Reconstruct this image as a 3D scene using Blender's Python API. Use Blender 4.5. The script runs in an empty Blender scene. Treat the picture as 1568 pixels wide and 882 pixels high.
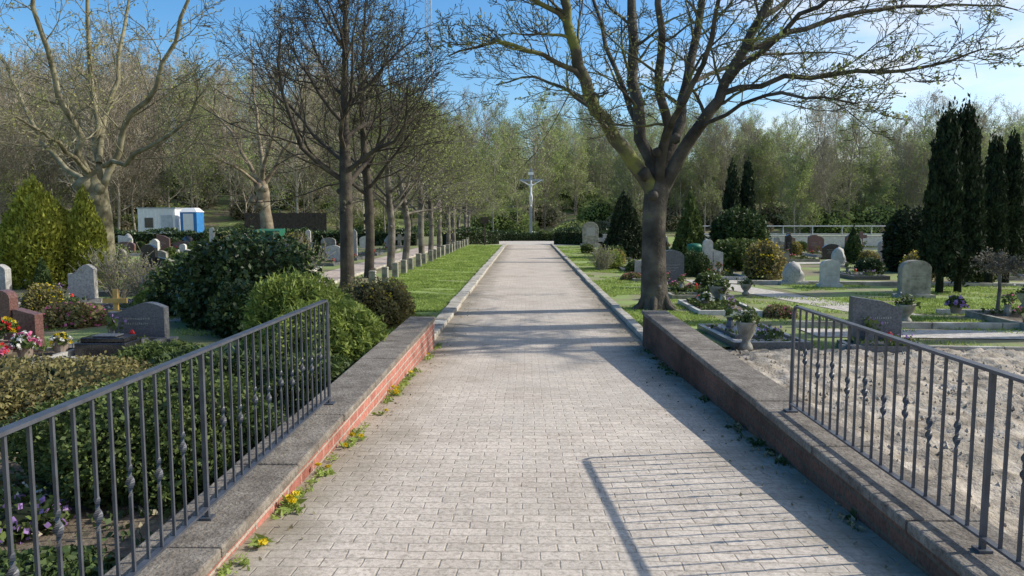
import bpy, math, random
import numpy as np
from mathutils import Vector, Matrix

rnd = random.Random(11)
R = np.random.RandomState(11)
scene = bpy.context.scene
COL = scene.collection

# ------------------------------------------------------------------ materials
def new_mat(name):
    m = bpy.data.materials.new(name); m.use_nodes = True
    nt = m.node_tree; b = nt.nodes['Principled BSDF']
    return m, nt, b

def N(nt, t, **kw):
    n = nt.nodes.new(t)
    for k, v in kw.items():
        setattr(n, k, v)
    return n

def ramp(nt, stops):
    r = N(nt, 'ShaderNodeValToRGB')
    e = r.color_ramp.elements
    while len(e) < len(stops): e.new(0.5)
    for i, (p, c) in enumerate(stops):
        e[i].position = p; e[i].color = (c[0], c[1], c[2], 1)
    return r

def noise_mat(name, stops, scale=5, detail=5, rough=0.9, bump=0.0, bscale=None, island=0.0,
              trans=0.0, spec=0.3, world=False, objrand=0.0, metallic=0.0):
    m, nt, b = new_mat(name); L = nt.links
    if world:
        tc = N(nt, 'ShaderNodeNewGeometry'); co = tc.outputs['Position']
    else:
        tc = N(nt, 'ShaderNodeTexCoord'); co = tc.outputs['Object']
    no = N(nt, 'ShaderNodeTexNoise'); no.inputs['Scale'].default_value = scale
    no.inputs['Detail'].default_value = detail
    L.new(co, no.inputs['Vector'])
    r = ramp(nt, stops); L.new(no.outputs['Fac'], r.inputs['Fac'])
    col = r.outputs['Color']
    for amt, src in ((island, 'isl'), (objrand, 'obj')):
        if amt > 0:
            if src == 'isl':
                g = N(nt, 'ShaderNodeNewGeometry'); o = g.outputs['Random Per Island']
            else:
                g = N(nt, 'ShaderNodeObjectInfo'); o = g.outputs['Random']
            mr = N(nt, 'ShaderNodeMapRange')
            mr.inputs['To Min'].default_value = 1 - amt; mr.inputs['To Max'].default_value = 1 + amt
            L.new(o, mr.inputs['Value'])
            hs = N(nt, 'ShaderNodeHueSaturation'); L.new(mr.outputs['Result'], hs.inputs['Value'])
            L.new(col, hs.inputs['Color']); col = hs.outputs['Color']
    L.new(col, b.inputs['Base Color'])
    b.inputs['Roughness'].default_value = rough
    b.inputs['Metallic'].default_value = metallic
    b.inputs['Specular IOR Level'].default_value = spec
    if bump > 0:
        nb = N(nt, 'ShaderNodeTexNoise'); nb.inputs['Scale'].default_value = bscale or scale * 4
        nb.inputs['Detail'].default_value = 6
        L.new(co, nb.inputs['Vector'])
        bp = N(nt, 'ShaderNodeBump'); bp.inputs['Strength'].default_value = bump
        bp.inputs['Distance'].default_value = 0.02
        L.new(nb.outputs['Fac'], bp.inputs['Height']); L.new(bp.outputs['Normal'], b.inputs['Normal'])
    if trans > 0:
        tr = N(nt, 'ShaderNodeBsdfTranslucent'); L.new(col, tr.inputs['Color'])
        mx = N(nt, 'ShaderNodeMixShader'); mx.inputs['Fac'].default_value = trans
        L.new(b.outputs['BSDF'], mx.inputs[1]); L.new(tr.outputs['BSDF'], mx.inputs[2])
        L.new(mx.outputs['Shader'], nt.nodes['Material Output'].inputs['Surface'])
    return m

def leafm(name, dark, light, scale=3, trans=0.3, island=0.35, objrand=0.0, rough=0.6):
    return noise_mat(name, [(0.3, dark), (0.7, light)], scale=scale, rough=rough, trans=trans, island=island, objrand=objrand, detail=3)

M = {}
M['bark'] = noise_mat('bark_dark', [(0.3, (.035, .03, .025)), (0.55, (.08, .067, .052)), (0.75, (.12, .11, .065))], 4, bump=.8, bscale=25)
M['bark_trunk'] = noise_mat('bark_trunk', [(0.3, (.035, .03, .024)), (0.5, (.075, .064, .05)), (0.64, (.12, .105, .085)), (.8, (.14, .14, .06))], 3.2, 8, bump=1, bscale=26)
M['bark_moss'] = noise_mat('bark_mossy', [(0.3, (.055, .045, .035)), (0.48, (.10, .09, .06)), (0.58, (.18, .185, .06)), (.8, (.26, .27, .06))], 2.2, bump=.8, bscale=22)
M['bark_grey'] = noise_mat('bark_grey', [(0.35, (.08, .068, .055)), (0.6, (.21, .19, .16))], 3, bump=.9, bscale=18)
M['bark_plane'] = noise_mat('bark_plane_tree', [(0.3, (.11, .095, .055)), (0.48, (.20, .18, .11)), (0.62, (.29, .265, .17)), (.78, (.46, .43, .33))], 3.5, 8, bump=.4, bscale=14)
M['bark_plane2'] = noise_mat('bark_plane_tree_brown', [(0.3, (.12, .09, .06)), (0.5, (.22, .175, .12)), (0.7, (.34, .30, .21))], 3, bump=.4, bscale=14)
M['bark_far'] = noise_mat('bark_far', [(0.3, (.22, .19, .145)), (0.7, (.38, .34, .27))], 1.0, objrand=.3)  # lightened and greyed, so distance haze is part of the colour
M['bud_green'] = leafm('buds_olive', (.20, .24, .07), (.35, .40, .13), 1, .4)
M['bud_yel'] = leafm('buds_yellow', (.30, .29, .09), (.48, .46, .17), 1, .4)
M['leaf_far'] = leafm('spring_leaves', (.25, .31, .10), (.42, .50, .17), .6, .4, objrand=.3)  # woodland leaves, pale because haze is mixed into the colour
M['leaf_brown'] = leafm('brown_buds', (.27, .225, .14), (.40, .35, .23), .6, .3, objrand=.25)
M['leaf_dark'] = leafm('rhododendron_leaves', (.022, .045, .016), (.075, .115, .038), 4, .12, rough=.4)
M['leaf_mid'] = leafm('shrub_leaves', (.05, .082, .02), (.14, .18, .048), 4, .25)
M['leaf_bright'] = leafm('juniper_bright', (.14, .19, .035), (.29, .35, .08), 4, .35)
M['leaf_gold'] = leafm('thuja_golden', (.18, .20, .025), (.42, .44, .07), 3, .3)
M['leaf_olive'] = leafm('olive_leaves', (.15, .12, .05), (.30, .27, .10), 5, .3)
M['leaf_cyp'] = leafm('cypress_needles', (.012, .022, .009), (.045, .065, .024), 5, .08, rough=.8)
M['leaf_conif'] = leafm('conifer_needles', (.03, .055, .016), (.085, .125, .035), 4, .12)
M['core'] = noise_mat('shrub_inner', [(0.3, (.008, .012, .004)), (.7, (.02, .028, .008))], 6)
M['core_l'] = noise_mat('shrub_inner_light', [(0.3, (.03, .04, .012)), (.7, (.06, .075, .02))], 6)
M['grassblade'] = leafm('grass_blades', (.19, .27, .05), (.40, .49, .13), 1.5, .4)
def flower(n, c): return noise_mat(n, [(0.3, tuple(x * .7 for x in c)), (.7, c)], 20, rough=.6, trans=.3, island=.2)
M['f_red'] = flower('petals_red', (.7, .04, .04)); M['f_pink'] = flower('petals_pink', (.75, .2, .38))
M['f_yel'] = flower('petals_yellow', (.85, .66, .03)); M['f_white'] = flower('petals_white', (.8, .8, .75))
M['f_purp'] = flower('petals_purple', (.5, .3, .65)); M['f_orange'] = flower('petals_orange', (.8, .3, .04))
M['grass'] = noise_mat('lawn', [(0.28, (.25, .23, .11)), (0.42, (.22, .27, .08)), (0.58, (.27, .36, .09)), (.8, (.36, .44, .14))], 1.3, 10, bump=.6, bscale=60, world=True)
M['grass_patchy'] = noise_mat('patchy_lawn', [(0.3, (.30, .25, .18)), (0.44, (.25, .25, .12)), (0.56, (.25, .33, .10)), (.75, (.33, .40, .14))], 1.1, 12, bump=.6, bscale=60, world=True)
M['soil'] = noise_mat('soil', [(0.3, (.09, .068, .045)), (0.6, (.19, .15, .105)), (.8, (.29, .24, .175))], 7, 8, bump=.9, bscale=40, world=True)
M['gravel'] = noise_mat('gravel_path', [(0.35, (.40, .36, .31)), (0.6, (.60, .55, .48))], 9, 10, bump=.6, bscale=90, world=True)
M['redpath'] = noise_mat('reddish_path', [(0.35, (.38, .30, .25)), (0.6, (.54, .45, .385))], 5, 10, bump=.4, bscale=80, world=True)
M['g_black'] = noise_mat('granite_black', [(0.4, (.012, .012, .013)), (0.7, (.05, .05, .055))], 60, rough=.16, spec=.6)
M['g_dark'] = noise_mat('granite_dark_grey', [(0.35, (.08, .083, .09)), (0.7, (.17, .175, .185))], 45, rough=.35, spec=.5)
M['g_grey'] = noise_mat('granite_grey', [(0.3, (.27, .26, .24)), (0.7, (.48, .47, .44))], 30, rough=.6, bump=.2)
M['g_light'] = noise_mat('sandstone_light', [(0.3, (.46, .44, .39)), (0.7, (.66, .64, .58))], 9, rough=.85, bump=.3)
M['g_red'] = noise_mat('granite_red', [(0.35, (.09, .045, .04)), (0.7, (.22, .12, .10))], 50, rough=.3, spec=.5)
M['g_rough'] = noise_mat('weathered_stone', [(0.3, (.16, .15, .12)), (.5, (.30, .28, .23)), (0.75, (.44, .42, .36))], 6, 8, rough=.95, bump=.9, bscale=22)
M['gold'] = noise_mat('inscription', [(0.3, (.4, .38, .30)), (.7, (.52, .49, .42))], 5, rough=.5)
M['iron'] = noise_mat('painted_iron', [(0.3, (.045, .048, .058)), (.7, (.08, .088, .105))], 14, rough=.42, spec=.5, bump=.08, bscale=60)
M['white'] = noise_mat('white_paint', [(0.3, (.70, .70, .68)), (.7, (.82, .82, .8))], 3, rough=.5)
M['galv'] = noise_mat('galvanised_steel', [(0.3, (.38, .40, .42)), (.7, (.52, .54, .56))], 6, rough=.5, metallic=.3)
M['crossmetal'] = noise_mat('grey_painted_metal', [(0.3, (.24, .27, .29)), (.7, (.34, .37, .39))], 6, rough=.5)
M['blue'] = noise_mat('blue_plastic', [(0.3, (.03, .16, .40)), (.7, (.05, .22, .5))], 3, rough=.5)
M['greenp'] = noise_mat('green_plastic', [(0.3, (.02, .12, .07)), (.7, (.03, .17, .10))], 3, rough=.5)
M['wood_d'] = noise_mat('dark_wood', [(0.3, (.035, .03, .025)), (.7, (.08, .065, .05))], 5, rough=.9)
M['wood_y'] = noise_mat('light_wood', [(0.3, (.42, .26, .08)), (.7, (.58, .38, .13))], 9, rough=.7)
M['glass_d'] = noise_mat('dark_glass', [(0.3, (.02, .025, .03)), (.7, (.03, .035, .045))], 3, rough=.1, spec=.7)
M['terra'] = noise_mat('pot_clay', [(0.3, (.2, .15, .12)), (.7, (.32, .26, .21))], 9)
M['candle'] = noise_mat('grave_lantern_red', [(0.3, (.5, .02, .02)), (.7, (.6, .04, .03))], 9, rough=.2)

def coping_mat():
    m, nt, b = new_mat('concrete_coping'); L = nt.links
    g = N(nt, 'ShaderNodeNewGeometry')
    n1 = N(nt, 'ShaderNodeTexNoise'); n1.inputs['Scale'].default_value = 5; n1.inputs['Detail'].default_value = 10
    n1.inputs['Roughness'].default_value = .7
    L.new(g.outputs['Position'], n1.inputs['Vector'])
    r = ramp(nt, [(.3, (.095, .078, .062)), (.45, (.165, .14, .115)), (.6, (.24, .21, .175)), (.75, (.36, .33, .28))])
    L.new(n1.outputs['Fac'], r.inputs['Fac'])
    n2 = N(nt, 'ShaderNodeTexNoise'); n2.inputs['Scale'].default_value = 38; n2.inputs['Detail'].default_value = 8; n2.inputs['Roughness'].default_value = .8
    L.new(g.outputs['Position'], n2.inputs['Vector'])
    r2 = ramp(nt, [(.36, (.42, .41, .32)), (.5, (1, 1, 1)), (.66, (1.3, 1.3, 1.25))])
    L.new(n2.outputs['Fac'], r2.inputs['Fac'])
    mx = N(nt, 'ShaderNodeMixRGB', blend_type='MULTIPLY'); mx.inputs['Fac'].default_value = .85
    L.new(r.outputs['Color'], mx.inputs[1]); L.new(r2.outputs['Color'], mx.inputs[2])
    L.new(mx.outputs['Color'], b.inputs['Base Color'])
    b.inputs['Roughness'].default_value = .95
    n3 = N(nt, 'ShaderNodeTexNoise'); n3.inputs['Scale'].default_value = 60; n3.inputs['Detail'].default_value = 8
    L.new(g.outputs['Position'], n3.inputs['Vector'])
    bp = N(nt, 'ShaderNodeBump'); bp.inputs['Strength'].default_value = .9; bp.inputs['Distance'].default_value = .012
    L.new(n3.outputs['Fac'], bp.inputs['Height']); L.new(bp.outputs['Normal'], b.inputs['Normal'])
    return m
M['conc'] = coping_mat()

def brick_mat(name, swap, bw, rh, mortar, c1, c2, cm, stain, offset=.5, bumpd=.006, smooth=.1, path=False):
    m, nt, b = new_mat(name); L = nt.links
    g = N(nt, 'ShaderNodeNewGeometry')
    sp = N(nt, 'ShaderNodeSeparateXYZ'); L.new(g.outputs['Position'], sp.inputs[0])
    cb = N(nt, 'ShaderNodeCombineXYZ')
    a, c = swap
    L.new(sp.outputs[a], cb.inputs[0]); L.new(sp.outputs[c], cb.inputs[1])
    nw = N(nt, 'ShaderNodeTexNoise'); nw.inputs['Scale'].default_value = 2.5; nw.inputs['Detail'].default_value = 4
    L.new(cb.outputs[0], nw.inputs['Vector'])
    sc = N(nt, 'ShaderNodeVectorMath', operation='SCALE'); sc.inputs['Scale'].default_value = .045 if path else .018
    L.new(nw.outputs['Color'], sc.inputs[0])
    ad = N(nt, 'ShaderNodeVectorMath', operation='ADD'); L.new(cb.outputs[0], ad.inputs[0]); L.new(sc.outputs[0], ad.inputs[1])
    br = N(nt, 'ShaderNodeTexBrick'); br.offset = offset
    br.inputs['Scale'].default_value = 1; br.inputs['Brick Width'].default_value = bw
    br.inputs['Row Height'].default_value = rh; br.inputs['Mortar Size'].default_value = mortar
    br.inputs['Mortar Smooth'].default_value = smooth; br.inputs['Bias'].default_value = 0
    br.inputs['Color1'].default_value = (*c1, 1); br.inputs['Color2'].default_value = (*c2, 1); br.inputs['Mortar'].default_value = (*cm, 1)
    L.new(ad.outputs[0], br.inputs['Vector'])
    n1 = N(nt, 'ShaderNodeTexNoise'); n1.inputs['Scale'].default_value = 1.1; n1.inputs['Detail'].default_value = 9; n1.inputs['Roughness'].default_value = .65
    L.new(g.outputs['Position'], n1.inputs['Vector'])
    r = ramp(nt, stain); L.new(n1.outputs['Fac'], r.inputs['Fac'])
    mx = N(nt, 'ShaderNodeMixRGB', blend_type='MULTIPLY'); mx.inputs['Fac'].default_value = 1
    L.new(br.outputs['Color'], mx.inputs[1]); L.new(r.outputs['Color'], mx.inputs[2])
    n2 = N(nt, 'ShaderNodeTexNoise'); n2.inputs['Scale'].default_value = 45; n2.inputs['Detail'].default_value = 8; n2.inputs['Roughness'].default_value = .75
    L.new(g.outputs['Position'], n2.inputs['Vector'])
    r2 = ramp(nt, [(.3, (.45, .44, .42)), (.5, (1, 1, 1)), (.7, (1.28, 1.28, 1.28))]); L.new(n2.outputs['Fac'], r2.inputs['Fac'])
    m2 = N(nt, 'ShaderNodeMixRGB', blend_type='MULTIPLY'); m2.inputs['Fac'].default_value = 1
    L.new(mx.outputs['Color'], m2.inputs[1]); L.new(r2.outputs['Color'], m2.inputs[2])
    last = m2.outputs['Color']
    if path:
        # worn, sand-filled patches where the joints disappear
        n5 = N(nt, 'ShaderNodeTexNoise'); n5.inputs['Scale'].default_value = .9; n5.inputs['Detail'].default_value = 7; n5.inputs['Roughness'].default_value = .7
        L.new(g.outputs['Position'], n5.inputs['Vector'])
        m5 = N(nt, 'ShaderNodeMapRange'); m5.inputs['From Min'].default_value = .38; m5.inputs['From Max'].default_value = .64; m5.inputs['To Max'].default_value = .75
        L.new(n5.outputs['Fac'], m5.inputs['Value'])
        sandc = N(nt, 'ShaderNodeMixRGB', blend_type='MULTIPLY'); sandc.inputs['Fac'].default_value = 1; sandc.inputs[1].default_value = (.52, .46, .385, 1)
        L.new(r2.outputs['Color'], sandc.inputs[2])
        m6 = N(nt, 'ShaderNodeMixRGB'); L.new(m5.outputs[0], m6.inputs['Fac']); L.new(last, m6.inputs[1]); L.new(sandc.outputs['Color'], m6.inputs[2]); last = m6.outputs['Color']
        cx = N(nt, 'ShaderNodeMath', operation='SUBTRACT'); cx.inputs[1].default_value = .17; L.new(sp.outputs[0], cx.inputs[0])
        ab = N(nt, 'ShaderNodeMath', operation='ABSOLUTE'); L.new(cx.outputs[0], ab.inputs[0])
        n4 = N(nt, 'ShaderNodeTexNoise'); n4.inputs['Scale'].default_value = 3; n4.inputs['Detail'].default_value = 8
        L.new(g.outputs['Position'], n4.inputs['Vector'])
        a2 = N(nt, 'ShaderNodeMath', operation='MULTIPLY_ADD'); a2.inputs[1].default_value = .9; L.new(n4.outputs['Fac'], a2.inputs[0]); L.new(ab.outputs[0], a2.inputs[2])
        mr = N(nt, 'ShaderNodeMapRange'); mr.inputs['From Min'].default_value = 1.35; mr.inputs['From Max'].default_value = 1.85
        L.new(a2.outputs[0], mr.inputs['Value'])
        m3 = N(nt, 'ShaderNodeMixRGB'); m3.inputs[2].default_value = (.22, .185, .13, 1)
        ml = N(nt, 'ShaderNodeMath', operation='MULTIPLY'); ml.inputs[1].default_value = .8; L.new(mr.outputs[0], ml.inputs[0])
        L.new(ml.outputs[0], m3.inputs['Fac']); L.new(last, m3.inputs[1]); last = m3.outputs['Color']
    L.new(last, b.inputs['Base Color']); b.inputs['Roughness'].default_value = .92
    b.inputs['Specular IOR Level'].default_value = .2
    h = N(nt, 'ShaderNodeMath', operation='MULTIPLY_ADD'); h.inputs[1].default_value = -1.0
    L.new(br.outputs['Fac'], h.inputs[0])
    h2 = N(nt, 'ShaderNodeMath', operation='MULTIPLY'); h2.inputs[1].default_value = .9; L.new(n2.outputs['Fac'], h2.inputs[0]); L.new(h2.outputs[0], h.inputs[2])
    bp = N(nt, 'ShaderNodeBump'); bp.inputs['Strength'].default_value = .8; bp.inputs['Distance'].default_value = bumpd
    L.new(h.outputs[0], bp.inputs['Height']); L.new(bp.outputs['Normal'], b.inputs['Normal'])
    return m
M['pavers'] = brick_mat('block_paving', (0, 1), .16, .085, .005, (.64, .56, .475), (.49, .425, .36), (.40, .345, .28),
                        [(.3, (.72, .69, .64)), (.5, (.96, .95, .93)), (.7, (1.12, 1.11, 1.09))], path=True, smooth=.6, bumpd=.004)
st = [(.32, (.6, .55, .5)), (.5, (1, 1, 1)), (.72, (1.15, 1.12, 1.1))]
M['brick'] = brick_mat('red_brick', (1, 2), .22, .07, .008, (.46, .19, .145), (.34, .135, .105), (.42, .36, .30), st)
M['brick_end'] = brick_mat('red_brick_end', (0, 2), .22, .07, .008, (.42, .18, .14), (.32, .13, .10), (.40, .34, .29), st)
st2 = [(.32, (.5, .5, .45)), (.5, (.9, .9, .85)), (.72, (1.2, 1.15, 1.1))]
M['brick_dk'] = brick_mat('shaded_brick', (1, 2), .22, .07, .008, (.19, .10, .075), (.12, .075, .06), (.12, .105, .085), st2)  # right wall faces: stained brick copy, darkened in colour for their shade
M['brick_dk_end'] = brick_mat('shaded_brick_end', (0, 2), .22, .07, .008, (.19, .10, .075), (.12, .075, .06), (.12, .105, .085), st2)

# ------------------------------------------------------------------ mesh builder
class MB:
    def __init__(s): s.V = []; s.F = []; s.n = 0
    def add(s, V, F, mat=0):
        V = np.asarray(V, dtype=np.float64).reshape(-1, 3)
        s.V.append(V)
        if isinstance(F, np.ndarray): s.F.append((F + s.n, mat))
        else:
            for f in F: s.F.append((np.array([f]) + s.n, mat))
        s.n += len(V)
    def tube(s, P, Rr, k=5, mat=0, cap=False):
        P = np.asarray(P, float); Rr = np.asarray(Rr, float); n = len(P)
        T = np.gradient(P, axis=0); T /= (np.linalg.norm(T, axis=1)[:, None] + 1e-9)
        d = np.abs(P[-1] - P[0]); ref = np.zeros(3); ref[int(np.argmin(d))] = 1
        U = np.cross(T, ref); U /= (np.linalg.norm(U, axis=1)[:, None] + 1e-9); W = np.cross(T, U)
        a = np.arange(k) * 2 * math.pi / k
        V = P[:, None, :] + Rr[:, None, None] * (np.cos(a)[None, :, None] * U[:, None, :] + np.sin(a)[None, :, None] * W[:, None, :])
        i = np.arange(n - 1)[:, None] * k; j = np.arange(k)[None, :]; j2 = (j + 1) % k
        F = np.stack([i + j, i + j2, i + k + j2, i + k + j], -1).reshape(-1, 4)
        s.add(V.reshape(-1, 3), F, mat)
        if cap:
            s.F.append((np.array([[s.n - n * k + q for q in range(k)]]), mat))
            s.F.append((np.array([[s.n - k + q for q in range(k)][::-1]]), mat))
    def box(s, c, d, mat=0, rz=0.0, taper=1.0):
        x, y, z = d[0] / 2, d[1] / 2, d[2] / 2
        V = np.array([[-x, -y, -z], [x, -y, -z], [x, y, -z], [-x, y, -z], [-x * taper, -y * taper, z], [x * taper, -y * taper, z], [x * taper, y * taper, z], [-x * taper, y * taper, z]])
        if rz:
            cs, sn = math.cos(rz), math.sin(rz); V[:, :2] = V[:, :2] @ np.array([[cs, sn], [-sn, cs]])
        V += np.array(c)
        s.add(V, np.array([[0, 3, 2, 1], [4, 5, 6, 7], [0, 1, 5, 4], [1, 2, 6, 5], [2, 3, 7, 6], [3, 0, 4, 7]]), mat)
    def prism(s, prof, y0, y1, mat=0):
        n = len(prof)
        V = [(x, y0, z) for x, z in prof] + [(x, y1, z) for x, z in prof]
        s.add(V, [list(range(n)), list(range(2 * n - 1, n - 1, -1))], mat)
        base = s.n - 2 * n
        for i in range(n):
            j = (i + 1) % n
            s.F.append((np.array([[base + j, base + i, base + n + i, base + n + j]]), mat))
    def lathe(s, prof, k=12, c=(0, 0, 0), mat=0):
        V = []
        for r, z in prof:
            for i in range(k):
                a = 2 * math.pi * i / k; V.append((c[0] + r * math.cos(a), c[1] + r * math.sin(a), c[2] + z))
        n = len(prof); i = np.arange(n - 1)[:, None] * k; j = np.arange(k)[None, :]; j2 = (j + 1) % k
        s.add(V, np.stack([i + j, i + j2, i + k + j2, i + k + j], -1).reshape(-1, 4), mat)
    def leaves(s, P, size, mat=0, elong=1.6, bias=None, var=.4, rs=R):
        P = np.asarray(P, float); n = len(P)
        if n == 0: return
        U = rs.normal(size=(n, 3))
        if bias is not None: U = U * .55 + bias
        U /= np.linalg.norm(U, axis=1)[:, None] + 1e-9
        W = np.cross(U, rs.normal(size=(n, 3))); W /= np.linalg.norm(W, axis=1)[:, None] + 1e-9
        sz = size * (1 + var * (rs.rand(n, 1) * 2 - 1))
        V = np.stack([P - U * sz * elong * .5, P + W * sz * .5, P + U * sz * elong * .5, P - W * sz * .5], 1).reshape(-1, 3)
        s.add(V, np.arange(4 * n).reshape(-1, 4), mat)
    def mesh(s, name, mats, smooth=False):
        me = bpy.data.meshes.new(name)
        V = np.concatenate(s.V)
        me.vertices.add(len(V)); me.vertices.foreach_set('co', V.astype(np.float32).ravel())
        idx = np.concatenate([f.ravel() for f, _ in s.F]).astype(np.int32)
        cnt = np.concatenate([np.full(f.shape[0], f.shape[1]) for f, _ in s.F]).astype(np.int32)
        mi = np.concatenate([np.full(f.shape[0], m) for f, m in s.F]).astype(np.int32)
        me.loops.add(len(idx)); me.loops.foreach_set('vertex_index', idx)
        st = np.concatenate([[0], np.cumsum(cnt)[:-1]]).astype(np.int32)
        me.polygons.add(len(cnt)); me.polygons.foreach_set('loop_start', st); me.polygons.foreach_set('loop_total', cnt)
        me.polygons.foreach_set('material_index', mi)
        me.polygons.foreach_set('use_smooth', np.full(len(cnt), smooth))
        for m in mats: me.materials.append(m)
        me.update(calc_edges=True); me.validate()
        return me
    def obj(s, name, mats, smooth=False, parent=None, bevel=0):
        return place(s.mesh(name, mats, smooth), name, parent=parent, bevel=bevel)

def place(me, name, loc=(0, 0, 0), rz=0, sc=1, parent=None, bevel=0):
    o = bpy.data.objects.new(name, me); COL.objects.link(o)
    o.location = loc; o.rotation_euler = (0, 0, rz)
    o.scale = (sc, sc, sc) if not hasattr(sc, '__len__') else sc
    if parent: o.parent = parent
    if bevel:
        b = o.modifiers.new('b', 'BEVEL'); b.width = bevel; b.segments = 2; b.limit_method = 'ANGLE'; b.angle_limit = .6
    return o

def empty(name, loc=(0, 0, 0)):
    e = bpy.data.objects.new(name, None); COL.objects.link(e); e.location = loc; return e

# site survey helpers: eye height 1.7 m, path runs along +Y
def sx(px, d): return (px - 806) * d / 1130.0
def sz(py, d): return 1.7 + (335 - py) * d / 1130.0

# ------------------------------------------------------------------ ground
def hill(x, y):
    t = max(0, (y - 74)) / 75
    z = 13 * min(1, t) ** 1.15 + max(0, y - 149) * .04
    if x < -15:
        z += min(1, max(0, (y - 62) / 60)) * min(1, (-15 - x) / 40) * 4
    return z
xs = np.concatenate([np.linspace(-400, -80, 9), np.linspace(-70, 70, 36), np.linspace(80, 400, 9)])
ys = np.concatenate([np.linspace(-60, 56, 20), np.linspace(60, 200, 36), np.linspace(230, 600, 8)])
mb = MB(); V = [(x, y, hill(x, y)) for y in ys for x in xs]; nx = len(xs)
i = np.arange(len(ys) - 1)[:, None] * nx; j = np.arange(nx - 1)[None, :]
mb.add(V, np.stack([i + j, i + j + 1, i + nx + j + 1, i + nx + j], -1).reshape(-1, 4))
M['ground'] = noise_mat('cemetery_ground', [(0.3, (.22, .18, .13)), (0.45, (.22, .20, .105)), (0.55, (.22, .27, .09)), (.75, (.29, .35, .125))], .5, 10, bump=.6, bscale=30, world=True)
mb.obj('ground', [M['ground']], True)

def sheet(name, poly, z, mat):
    mb = MB(); mb.add([(x, y, z) for x, y in poly], [list(range(len(poly)))]); return mb.obj(name, [mat])

def pz(y): return .02 + max(0, (9.5 - y) * .046)
mb = MB(); V = []; yy = [-4, 0, 3, 6, 8, 9.5, 9.9, 15, 30, 48]
for y in yy:
    xl, xr = (-1.24, 1.56) if y < 9.7 else (-1.27, 1.6)
    V += [(xl, y, pz(y)), (xr, y, pz(y))]
mb.add(V, np.array([[2 * k, 2 * k + 1, 2 * k + 3, 2 * k + 2] for k in range(len(yy) - 1)]))
mb.obj('paved_path', [M['pavers']])
mb = MB()
for yb in (28.6, 41):
    for k in range(19): mb.box((-1.2 + k * .152, yb, .022), (.145, .26, .02))
mb.obj('tree_shadow_strip', [M['g_dark']])  # dark strips laid in place of a tree's shadow across the path
pl = [(0.2 + 5.5 * math.cos(a), 52 + 5 * math.sin(a)) for a in np.linspace(0, 2 * math.pi, 40)[:-1]]
sheet('gravel_circle', pl, .012, M['gravel'])
sheet('planting_bed', [(-8, 1), (-1.6, 1), (-1.6, 8.4), (-8, 7.9)], .006, M['soil'])
sheet('grass_strip', [(-3.9, 9.6), (-1.5, 9.6), (-1.5, 48), (-3.9, 48)], .03, M['grass'])
sheet('lawn_verge', [(1.74, 9.6), (3.3, 9.6), (3.6, 20), (4.2, 46), (1.74, 46)], .03, M['grass_patchy'])
sheet('grave_path', [(-6.4, 12), (-5.1, 12), (-4.9, 46), (-6.4, 46)], .008, M['redpath'])
sheet('grave_path', [(-22, 7.9), (-4.2, 8.5), (-4.2, 9.0), (-22, 8.6)], .010, M['gravel'])
sheet('grave_path', [(4.4, 19.5), (5.3, 19.5), (7.0, 13.0), (6.0, 13.0)], .008, M['gravel'])
sheet('grave_path', [(4.4, 19.5), (26, 17.4), (26, 18.6), (4.4, 20.6)], .012, M['gravel'])
sheet('grave_path', [(4.4, 28), (26, 27.6), (26, 28.8), (4.4, 29.2)], .012, M['gravel'])
sheet('grave_path', [(4.2, 10.6), (20, 9.6), (20, 10.5), (4.2, 11.4)], .012, M['gravel'])
sheet('lawn', [(6.8, 11.5), (24, 11.5), (24, 17.3), (6, 19)], .005, M['grass_patchy'])
sheet('lawn', [(9, 50), (60, 50), (60, 68), (9, 68)], .02, M['grass'])

mb = MB(); nx, ny = 170, 200
X = np.linspace(1.86, 8.5, nx); Y = np.linspace(-1, 9.3, ny); XX, YY = np.meshgrid(X, Y)
def fn(P, seed, freq, n=7):
    r = np.random.RandomState(seed); out = 0
    for k in range(n):
        d = r.normal(size=3); out = out + np.sin(P @ d * freq + r.rand() * 6.28)
    return out / n
Pg = np.stack([XX.ravel(), YY.ravel(), XX.ravel() * 0], 1)
ZZ = .045 + .035 * fn(Pg, 3, 5) + .045 * fn(Pg, 4, 14) + .03 * fn(Pg, 6, 30) + R.rand(len(Pg)) * .02
Pg[:, 2] = ZZ
i = np.arange(ny - 1)[:, None] * nx; j = np.arange(nx - 1)[None, :]
mb.add(Pg, np.stack([i + j, i + j + 1, i + nx + j + 1, i + nx + j], -1).reshape(-1, 4))
M['sand'] = noise_mat('sandy_soil', [(0.3, (.20, .165, .12)), (0.5, (.38, .325, .25)), (.7, (.54, .475, .385))], 4, 12, bump=.9, bscale=40, world=True)
mb.obj('sandy_soil', [M['sand']], True)
mb = MB()
for k in range(2200):
    x, y = R.uniform(1.95, 8), R.uniform(1.5, 9.2); s = R.uniform(.006, .024)
    V = np.array([[1, 0, 0], [-1, 0, 0], [0, 1, 0], [0, -1, 0], [0, 0, 1], [0, 0, -1]]) * s * R.uniform(.6, 1.3, (6, 1)) + np.array([x, y, .06])
    mb.add(V, np.array([[0, 2, 4], [2, 1, 4], [1, 3, 4], [3, 0, 4], [2, 0, 5], [1, 2, 5], [3, 1, 5], [0, 3, 5]]))
mb.obj('soil_clods', [M['sand']])

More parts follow.
